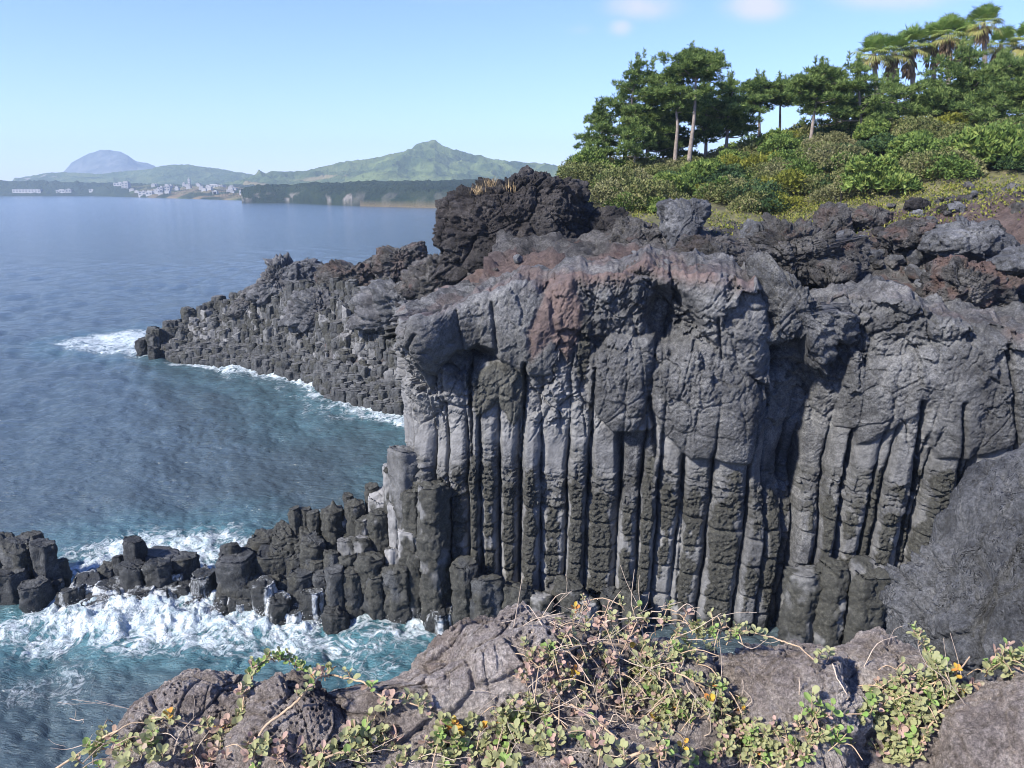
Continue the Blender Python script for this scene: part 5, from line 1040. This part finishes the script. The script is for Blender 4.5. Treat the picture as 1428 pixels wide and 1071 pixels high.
leaf_cards(cv, C, ax / np.linalg.norm(ax, axis=1, keepdims=True), rs_.uniform(.10, .2, len(C)), .07, rs_, np.clip(rs_.normal(size=len(C)) * .25 + .45, 0, 1))
tag(link('ground_cover', cv.mesh('ground_cover', M['cover'], False)), kind='stuff')
# dry grass tufts on the great mound
M['straw'] = leaf_material('dry_grass', [(.25, .18, .10), (.40, .30, .17)], .1, .8)
for px, py, l in ((684, 262, 'dry grass tuft on the left shoulder of the dark mound'), (712, 270, 'straw coloured grass tuft on the front of the dark mound'), (665, 272, 'small dry tuft at the left edge of the dark mound')):
    g = MB(); n = 40; A_ = rs_.normal(size=(n, 3)) * .35 + [0, 0, 1]; leaf_cards(g, rs_.normal(size=(n, 3)) * [.18, .1, .02], A_ / np.linalg.norm(A_, axis=1, keepdims=True), rs_.uniform(.3, .7, n), .035, rs_, rs_.rand(n)); o = link('grass_tuft', g.mesh('grass_tuft', M['straw'], False), None, at(px, py, 39.5)); tag(o, l, 'grass')
# ------------------------------------------------------------------ the brown rocks at the viewer's feet
FG = []
def fr(pts, Y, dep, seed, label, **kw):
    o = outline_rock('brown_boulder', pts, Y, dep, M['brown'], seed, label, 'rock', kw.pop('group', None), n=kw.pop('n', (430, 300)), fscale=kw.pop('fscale', 1.5), amp=kw.pop('amp', .8), rough=kw.pop('rough', .75), power=kw.pop('power', .62), pit=kw.pop('pit', .55), fac_=.45, **kw); FG.append(o); return o
fr([(120, 1230), (140, 1110), (172, 1020), (190, 985), (222, 950), (262, 931), (300, 929), (335, 940), (372, 960), (400, 1010), (430, 1230)], 2.9, .55, 801, 'large smooth shouldered brown boulder at the lower left above the sea', pit=.5)
fr([(290, 1230), (300, 1030), (335, 970), (385, 938), (420, 945), (450, 958), (480, 975), (520, 1010), (560, 1100), (560, 1230)], 2.75, .45, 802, 'dark cracked rock between the left boulder and the central brown rock', pit=.8)
fr([(430, 1230), (440, 1010), (452, 968), (500, 955), (552, 950), (590, 928), (625, 900), (650, 872), (700, 853), (742, 850), (790, 860), (850, 884), (890, 930), (905, 1000), (900, 1230)], 3.05, .6, 803, 'biggest brown rock in the centre, pitted on its left shoulder and topped by twigs', pit=.8, n=(520, 360))
fr([(680, 1230), (690, 1060), (740, 1015), (820, 1000), (900, 1010), (960, 1060), (970, 1230)], 2.45, .3, 804, 'honeycombed brown rock low in the centre under the runners', pit=1.1)
fr([(850, 1230), (840, 930), (870, 885), (930, 882), (990, 905), (1040, 960), (1060, 1230)], 3.0, .5, 805, 'dark honeycombed rock hidden under the shrub mat', pit=1.0)
fr([(985, 1230), (990, 950), (1004, 912), (1050, 896), (1105, 892), (1150, 893), (1185, 910), (1200, 980), (1190, 1230)], 2.95, .45, 806, 'flat topped brown rock with hollow edges right of the shrub mat', pit=.5)
fr([(1120, 1230), (1130, 930), (1150, 900), (1195, 888), (1232, 886), (1270, 898), (1305, 920), (1340, 950), (1360, 1010), (1350, 1230)], 3.1, .5, 807, 'smooth sloping brown rock below the blue grey wall', pit=.35)
fr([(1275, 1230), (1285, 1040), (1305, 990), (1345, 962), (1390, 946), (1440, 938), (1500, 950), (1520, 1100), (1500, 1230)], 2.75, .5, 808, 'rounded brown rock at the lower right corner', pit=.5)
# the ledge they rest on, falling away to the sea
lx = np.arange(-2.4, 6.0, .05); ly = np.concatenate([np.arange(-1.5, 3.3, .05), np.linspace(3.3, 4.3, 40)]); LX, LY = np.meshgrid(lx, ly)
LZ = 13.15 + .25 * fbm(np.stack([LX, LY, LX * 0], -1) * 1.2, 5, 821) + .25 * sst(1.5, 5, LX); edgeL = 3.15 + .25 * fbm(np.stack([LX * .8, LX * 0, LX * 0], -1), 3, 822)
LZ = LZ - 14 * sst(0, 1.0, LY - edgeL) - 14 * sst(-1.35, -2.2, LX)
tag(link('rock_ledge', make_mesh('rock_ledge', np.stack([LX, LY, LZ], -1), grid_faces(len(ly), len(lx)), M['brown'], True)), kind='structure')
# a line of sight finder on the rocks, to rest the plants on them
bv, bf, off = [], [], 0
for o in FG:
    me = o.data; v = np.zeros(len(me.vertices) * 3, np.float32); me.vertices.foreach_get('co', v); v = v.reshape(-1, 3) + np.array(o.location); q_ = np.zeros(len(me.loops), np.int32); me.loops.foreach_get('vertex_index', q_)
    bv.append(v); bf.append(q_.reshape(-1, 4) + off); off += len(v)
bv = np.concatenate(bv); bf = np.concatenate(bf)
BVH = BVHTree.FromPolygons([Vector(x) for x in bv.tolist()], bf.tolist())
EYE = Vector((0, 0, H))
def rest(px, py, far=2.9):
    d = ray(px, py); l, n, i, t = BVH.ray_cast(EYE, Vector(d).normalized())
    if l is None or t > 5.5: p = d * (far / d[1]) + np.array([0, 0, H]); return p, np.array([0, -.3, .95])
    n = np.array(n); n = n if n @ (np.array(l) - np.array(EYE)) < 0 else -n; return np.array(l), n
# the creeping shrub
VC = {}
M['vleaf'] = leaf_material('creeper_leaf', [(.13, .15, .04), (.21, .24, .07), (.30, .32, .11), (.37, .36, .18), (.38, .32, .20)], .35, .55, under=(.36, .37, .20))
M['vgreen'] = leaf_material('fresh_leaf', [(.10, .19, .04), (.17, .30, .07), (.26, .38, .10)], .3, .45, under=(.26, .36, .12))
M['vyellow'] = leaf_material('yellowed_leaf', [(.36, .24, .05), (.52, .36, .06), (.50, .22, .06), (.44, .15, .06)], .25, .5)
M['vpink'] = leaf_material('withered_leaf', [(.26, .18, .13), (.34, .24, .19), (.40, .27, .23), (.30, .27, .20)], .15, .7)
M['twig'] = plain_material('bleached_twig', (.40, .29, .19), .85, .3, 40)
M['twig_w'] = plain_material('white_twig', (.46, .37, .29), .85, .2, 40)
LF_V = np.array([(0, 0, 0), (-.20, .28, .05), (-.34, .62, .06), (-.22, .90, .02), (0, 1, -.02), (.22, .90, .02), (.34, .62, .06), (.20, .28, .05), (0, .55, -.03)])
LF_F = np.array([[0, 1, 2, 8], [8, 2, 3, 4], [8, 4, 5, 6], [0, 8, 6, 7]])
rv = np.random.RandomState(55)
def put_leaf(mbs, p, ax, up, L, kind):
    ax = ax / np.linalg.norm(ax); s = np.cross(ax, up); s /= np.linalg.norm(s) + 1e-6; u_ = np.cross(s, ax)
    cv_ = rv.uniform(-.15, .35); w_ = rv.uniform(.85, 1.15)
    V = p + L * (LF_V[:, :1] * w_ * s + LF_V[:, 1:2] * ax + (LF_V[:, 2:] * rv.uniform(.6, 1.8) - cv_ * LF_V[:, 1:2] ** 2) * u_)
    mbs[kind].add(V, LF_F, tint=float(np.clip(rv.normal() * .22 + .5, 0, 1)))
def kinds(bias):
    r_ = rv.rand(); a = 0
    for k_, w_ in bias:
        a += w_
        if r_ < a: return k_
    return bias[0][0]
GREENISH = [('vleaf', .75), ('vgreen', .10), ('vyellow', .014), ('vpink', .136)]; PINKISH = [('vleaf', .44), ('vpink', .46), ('vyellow', .02), ('vgreen', .03)]; FRESH = [('vgreen', .55), ('vleaf', .38), ('vyellow', .03)]
def rosette(mbs, sb, p, nrm, L, bias, h=.07, pairs=4):
    """an upright shoot with crossed pairs of spoon shaped leaves"""
    up = nrm * .5 + np.array([0, -.15, .8]) + rv.normal(size=3) * .28; up /= np.linalg.norm(up); tip = p + up * h
    sb.add(*tube(smooth_path([p - up * .02, p + up * h * .5 + rv.normal(size=3) * .006, tip], 5), .0022, 4))
    a = np.cross(up, rand_dirs(rv, 1)[0]); a /= np.linalg.norm(a); b_ = np.cross(up, a); kk_ = kinds(bias)
    for i in range(pairs):
        f = (i + .6) / pairs; q_ = p + up * h * f; d1 = a if i % 2 else b_; th = rv.uniform(.15, .6) + .75 * f
        for s_ in (1, -1):
            if rv.rand() < .07: continue
            put_leaf(mbs, q_, d1 * s_ * math.cos(th) + up * math.sin(th) + rv.normal(size=3) * .12, up, L * rv.uniform(.75, 1.15) * (1 - .35 * max(0, f - .55)), kk_ if rv.rand() < .8 else kinds(bias))
    return tip
def plant(name, label, group, loc):
    e = empty(name, loc); tag(e, label, 'plant', group); return e, {k_: MB() for k_ in ('vleaf', 'vgreen', 'vyellow', 'vpink')}, MB(), MB()
def finish(e, mbs, sb, tw):
    loc = np.array(e.location)
    for k_, nm in (('vleaf', 'foliage'), ('vgreen', 'fresh_leaves'), ('vyellow', 'yellow_leaves'), ('vpink', 'withered_leaves')):
        if mbs[k_].n: link(nm, mbs[k_].mesh(nm, M[k_], False, loc), e)
    if sb.n: link('shoot_sprays', sb.mesh('shoot_sprays', M['twig'], True, loc), e)
    if tw.n: link('twig_sprays', tw.mesh('twig_sprays', M['twig_w'], True, loc), e)
def mat_of(label, poly, n, bias, L=.036, twigs=0, h=(.02, .06), dens_noise=.0):
    poly_ = np.array(poly, float); lo, hi = poly_.min(0), poly_.max(0); c0, _ = rest(*poly_.mean(0)); e, mbs, sb, tw = plant('creeping_shrub', label, 'creeping shrubs on the brown rocks', c0); k_ = 0; tries = 0
    while k_ < n and tries < n * 30:
        tries += 1; x, y = rv.uniform(lo[0], hi[0]), rv.uniform(lo[1], hi[1])
        sd = poly_sd(poly_, np.array([x]), np.array([y]))[0]
        if sd < -6 or (sd < 14 and rv.rand() < .6): continue
        if perlin(np.array([[x / 46, y / 40, 7.7]]))[0] < -.22 + dens_noise and rv.rand() < .85: continue
        p, nn = rest(x, y); hh = rv.uniform(*h); k_ += 1
        p = p + np.array([0, 0, rv.rand() ** 2 * .045]); rosette(mbs, sb, p, nn, L * rv.uniform(.75, 1.2), bias, hh, int(rv.randint(2, 5)))
        if rv.rand() < .25:
            a = rv.uniform(0, 6.28); q_ = p + np.array([math.cos(a), math.sin(a), 0]) * rv.uniform(.06, .18); q_[2] = p[2] + rv.uniform(-.06, .03)
            sb.add(*tube(smooth_path([p, (p + q_) / 2 + [0, 0, .03], q_], 7), .0022, 5))
    for i in range(twigs):
        x, y = rv.uniform(lo[0], hi[0]), rv.uniform(lo[1], hi[1]); p, nn = rest(x, y); d = rv.normal(size=3) * [1, .5, .7] + [0, -.2, .5]; d /= np.linalg.norm(d); ln = rv.uniform(.07, .28)
        q_ = p + d * ln; tw.add(*tube(smooth_path([p, p + d * ln * .5 + rv.normal(size=3) * .02, q_], 7), np.linspace(.0022, .001, 7), 5))
        for j in range(rv.randint(0, 4)):
            m_ = lerp(p, q_, rv.uniform(.3, .9)); d2 = d + rv.normal(size=3) * .6; tw.add(*tube(smooth_path([m_, m_ + d2 * ln * .25, m_ + d2 * ln * .4 + rv.normal(size=3) * .01], 5), .0009, 4))
    finish(e, mbs, sb, tw); return e
mat_of('dense pale green creeping shrub mat in the lower centre right', [(900, 905), (1000, 868), (1030, 888), (965, 930), (1010, 960), (1050, 1000), (1140, 1000), (1160, 1075), (900, 1075), (905, 1000), (870, 950)], 300, GREENISH, L=.028, twigs=12)
mat_of('dry pinkish twiggy part of the creeping shrub on top of the central rock', [(720, 895), (770, 868), (820, 848), (910, 855), (960, 872), (905, 905), (880, 960), (905, 1010), (850, 1000), (790, 990), (715, 965)], 135, PINKISH, L=.028, twigs=85, h=(.02, .05))
mat_of('greenish shrub along the bottom edge below the biggest brown rock', [(535, 1000), (560, 1025), (610, 1035), (700, 990), (765, 985), (740, 1040), (720, 1075), (430, 1080), (475, 1045)], 95, GREENISH, twigs=6)
mat_of('low shrub patch on the rocks at the bottom right, left of the rounded corner rock', [(1190, 995), (1225, 960), (1250, 935), (1300, 925), (1350, 932), (1345, 965), (1300, 1010), (1285, 1075), (1180, 1075), (1205, 1030)], 120, GREENISH, twigs=8)
mat_of('small pale shoots at the right edge in front of the blue grey wall', [(1345, 945), (1380, 925), (1430, 918), (1440, 940), (1380, 948)], 20, GREENISH, h=(.05, .1))
mat_of('shoots at the lower left edge hanging over the sea', [(95, 1060), (150, 1020), (200, 1000), (245, 1030), (250, 1080), (110, 1085)], 34, GREENISH, twigs=5)
mat_of('thin bed of dry shoots at the bottom between the left boulder and the centre', [(250, 1040), (330, 1030), (450, 1050), (440, 1085), (240, 1085)], 24, PINKISH, twigs=6)
mat_of('bright green clump with lush leaves low on the right', [(1125, 985), (1150, 985), (1170, 1020), (1185, 1050), (1150, 1050), (1130, 1015)], 12, FRESH, h=(.06, .12))
mat_of('sparse shoots hanging on the mat below the central rock', [(700, 1000), (760, 1000), (900, 1040), (900, 1078), (680, 1078)], 34, GREENISH, twigs=10)
# long runners
def runner(label, pts, bias, dens=26, L=.036, rad_=.0055, lift=.022, leafy=(0, 1), flip=1, far=2.9, twig=False):
    W = []
    for x, y in pts: p, nn = rest(x, y, far); W.append(p + nn * lift * .5 + np.array([0, 0, lift]))
    W = np.array(W)
    for i in range(1, len(W) - 1):       # no sudden dives into gaps
        if W[i, 1] > max(W[i - 1, 1], W[i + 1, 1]) + .25: W[i] = at(pts[i][0], pts[i][1], (W[i - 1, 1] + W[i + 1, 1]) / 2)
    path = smooth_path(W, 14 * len(pts)); path += .004 * rv.normal(size=path.shape).cumsum(0) * np.sin(np.linspace(0, math.pi, len(path)))[:, None] * .5
    e, mbs, sb, tw = plant('trailing_runner', label, 'runners creeping over the brown rocks', path[0]); st_ = MB(); st_.add(*tube(path, np.linspace(rad_, rad_ * .55, len(path)), 7)); link('stem', st_.mesh('stem', M['twig_w' if twig else 'twig'], True, path[0]), e)
    T = np.gradient(path, axis=0); T /= np.linalg.norm(T, axis=1, keepdims=True); lenp = np.linalg.norm(np.diff(path, axis=0), axis=1).sum()
    for i in range(int(lenp * dens * (leafy[1] - leafy[0]))):
        j = int(rv.uniform(*leafy) * (len(path) - 1)); up = np.array([0, -.35, 1.]); s = np.cross(T[j], up); s /= np.linalg.norm(s)
        if rv.rand() < .55: rosette(mbs, sb, path[j], up, L * rv.uniform(.7, 1.05), bias, rv.uniform(.02, .055), int(rv.randint(2, 4)))
        else:
            for sg in (1, -1): put_leaf(mbs, path[j], s * sg * .8 + up * .5 + T[j] * .3 + rv.normal(size=3) * .2, up, L * rv.uniform(.7, 1.1), kinds(bias))
    finish(e, mbs, sb, tw)
runner('runner with pink leaves crossing the left boulder from the edge', [(80, 1080), (145, 1040), (215, 1016), (270, 1018), (320, 1020), (335, 1000), (345, 965), (362, 938)], PINKISH, 26, leafy=(.25, 1))
runner('fresh green shoot arching over the crest between the two left rocks', [(345, 958), (362, 938), (385, 927), (410, 931), (440, 946), (470, 938)], FRESH, 70, L=.034, leafy=(.1, 1))
runner('long runner climbing from the bottom left over the dark rock and down its right side', [(350, 1078), (368, 1025), (400, 1000), (432, 975), (458, 957), (492, 962), (530, 978), (575, 990), (620, 1012)], PINKISH, 24, leafy=(.3, .95))
runner('short runner at the bottom edge left of centre', [(425, 1082), (460, 1062), (500, 1053), (530, 1057)], PINKISH, 8)
runner('thick bare runner curving over the honeycombed rock', [(676, 1050), (700, 1028), (725, 1014), (760, 1006), (790, 1002), (815, 1015), (840, 1030), (880, 1052)], PINKISH, 7, rad_=.006)
runner('arched bare runner on the crest of the central rock', [(770, 940), (785, 918), (810, 908), (845, 905), (880, 910), (915, 928), (950, 950), (985, 965)], PINKISH, 10, rad_=.006)
runner('thin tan runner pointing right over the flat topped rock', [(1015, 888), (1050, 890), (1085, 897), (1115, 908), (1135, 922), (1150, 927), (1180, 926)], GREENISH, 9, rad_=.0042, leafy=(.0, 1))
runner('dead branch at the bottom centre under the shrub mat', [(855, 1078), (890, 1058), (915, 1055), (960, 1068)], PINKISH, 5, rad_=.0065)
runner('brown branch at the bottom right in front of the lush clump', [(1085, 1080), (1110, 1062), (1135, 1045), (1165, 1030)], PINKISH, 5, rad_=.0065)
runner('runner on the right climbing toward the sloping brown rock', [(1215, 1000), (1240, 980), (1265, 968), (1290, 962), (1320, 945), (1350, 925)], GREENISH, 30)
runner('thin shoot dropping between the two flat brown rocks', [(1160, 935), (1172, 960), (1180, 985)], PINKISH, 3, rad_=.003, twig=True)
runner('shoot standing up in front of the blue grey wall', [(1305, 940), (1295, 920), (1283, 905), (1272, 893)], GREENISH, 60, rad_=.0035, leafy=(.3, 1))
runner('bleached forked twig line in the dry shrub', [(770, 985), (800, 950), (835, 905), (842, 875), (870, 868), (930, 872)], PINKISH, 10, rad_=.005, twig=True)
runner('leafy runner falling along the left side of the rounded corner rock', [(1345, 965), (1320, 985), (1300, 1005), (1282, 1040), (1270, 1075)], GREENISH, 40)
# ------------------------------------------------------------------ camera, light, sky
cam = bpy.data.cameras.new('camera'); co_ = bpy.data.objects.new('camera', cam); col.objects.link(co_)
cam.sensor_width = 36; cam.lens = 36 * F / 1428; cam.clip_start = 0.05; cam.clip_end = 60000
co_.location = (0, 0, H); co_.rotation_euler = (R(90) - PITCH, 0, 0); scene.camera = co_
w = bpy.data.worlds.new('World'); scene.world = w; w.use_nodes = True; nt = w.node_tree
bg = nt.nodes['Background']
sky = nt.nodes.new('ShaderNodeTexSky'); sky.sky_type = 'NISHITA'; sky.sun_disc = False
sky.sun_elevation = SUN_EL; sky.sun_rotation = SUN_AZ; sky.air_density = 1.0; sky.dust_density = 0.15; sky.ozone_density = 3.0
def wn(t, **kw):
    n = nt.nodes.new(t)
    for k, v in kw.items(): setattr(n, k, v)
    return n
def wm(op, a, b=0.0):
    n = wn('ShaderNodeMath', operation=op)
    for i, v in enumerate((a, b)):
        if isinstance(v, bpy.types.NodeSocket): nt.links.new(v, n.inputs[i])
        else: n.inputs[i].default_value = v
    return n.outputs[0]
tc = wn('ShaderNodeTexCoord'); sp = wn('ShaderNodeSeparateXYZ'); nt.links.new(tc.outputs['Generated'], sp.inputs[0])
az = wm('DIVIDE', sp.outputs[0], sp.outputs[1]); el = wm('DIVIDE', sp.outputs[2], sp.outputs[1])
nz = wn('ShaderNodeTexNoise'); nz.inputs['Scale'].default_value = 22; nz.inputs['Detail'].default_value = 6; nz.inputs['Roughness'].default_value = 0.55
nt.links.new(tc.outputs['Generated'], nz.inputs['Vector'])
tot = None
for px, py, rx, ry, a in ((895, 8, 45, 16, .8), (866, 38, 16, 11, .7), (1058, 8, 40, 17, .95), (1245, -4, 75, 16, .8), (808, 42, 25, 8, .35), (640, -30, 120, 25, .5)):
    d = ray(px, py); a0, e0 = d[0] / d[1], d[2] / d[1]
    dx = wm('DIVIDE', wm('SUBTRACT', az, a0), rx / F); dy = wm('DIVIDE', wm('SUBTRACT', el, e0), ry / F)
    g = wm('MULTIPLY', wm('POWER', 2.718, wm('MULTIPLY', wm('ADD', wm('MULTIPLY', dx, dx), wm('MULTIPLY', dy, dy)), -0.7)), a)
    tot = g if tot is None else wm('MAXIMUM', tot, g)
mr = wn('ShaderNodeMapRange', interpolation_type='SMOOTHSTEP'); nt.links.new(wm('MULTIPLY', tot, wm('ADD', nz.outputs[0], 0.45)), mr.inputs[0])
mr.inputs[1].default_value = 0.12; mr.inputs[2].default_value = 0.95; mr.inputs[3].default_value = 0; mr.inputs[4].default_value = 0.75
mx = wn('ShaderNodeMix', data_type='RGBA'); nt.links.new(mr.outputs[0], mx.inputs[0]); tn = wn('ShaderNodeMix', data_type='RGBA', blend_type='MULTIPLY'); tn.inputs[0].default_value = 1; nt.links.new(sky.outputs[0], tn.inputs[6]); tn.inputs[7].default_value = (0.69, 0.755, 1.15, 1); nt.links.new(tn.outputs[2], mx.inputs[6]); mx.inputs[7].default_value = (4.2, 3.9, 4.3, 1)
nt.links.new(mx.outputs[2], bg.inputs[0]); bg.inputs[1].default_value = 0.105
sun = bpy.data.lights.new('sun', 'SUN'); so = bpy.data.objects.new('sun', sun); col.objects.link(so)
sun.energy = 4.2; sun.angle = R(3.0); sun.color = (1.0, 0.94, 0.85)
sd_ = Vector((math.sin(SUN_AZ) * math.cos(SUN_EL), math.cos(SUN_AZ) * math.cos(SUN_EL), math.sin(SUN_EL)))
so.rotation_euler = sd_.to_track_quat('Z', 'Y').to_euler(); so.location = (0, -20, 60)
scene.view_settings.view_transform = 'Standard'; scene.view_settings.look = 'None'; scene.view_settings.exposure = 1.15; scene.view_settings.gamma = 1
scene.cycles.use_denoising = True; scene.cycles.max_bounces = 6; scene.cycles.diffuse_bounces = 3; scene.cycles.glossy_bounces = 3; scene.cycles.transmission_bounces = 3; scene.cycles.volume_bounces = 1; scene.cycles.transparent_max_bounces = 6
scene.cycles.filter_width = 1.0
scene.cycles.denoising_prefilter = 'ACCURATE'
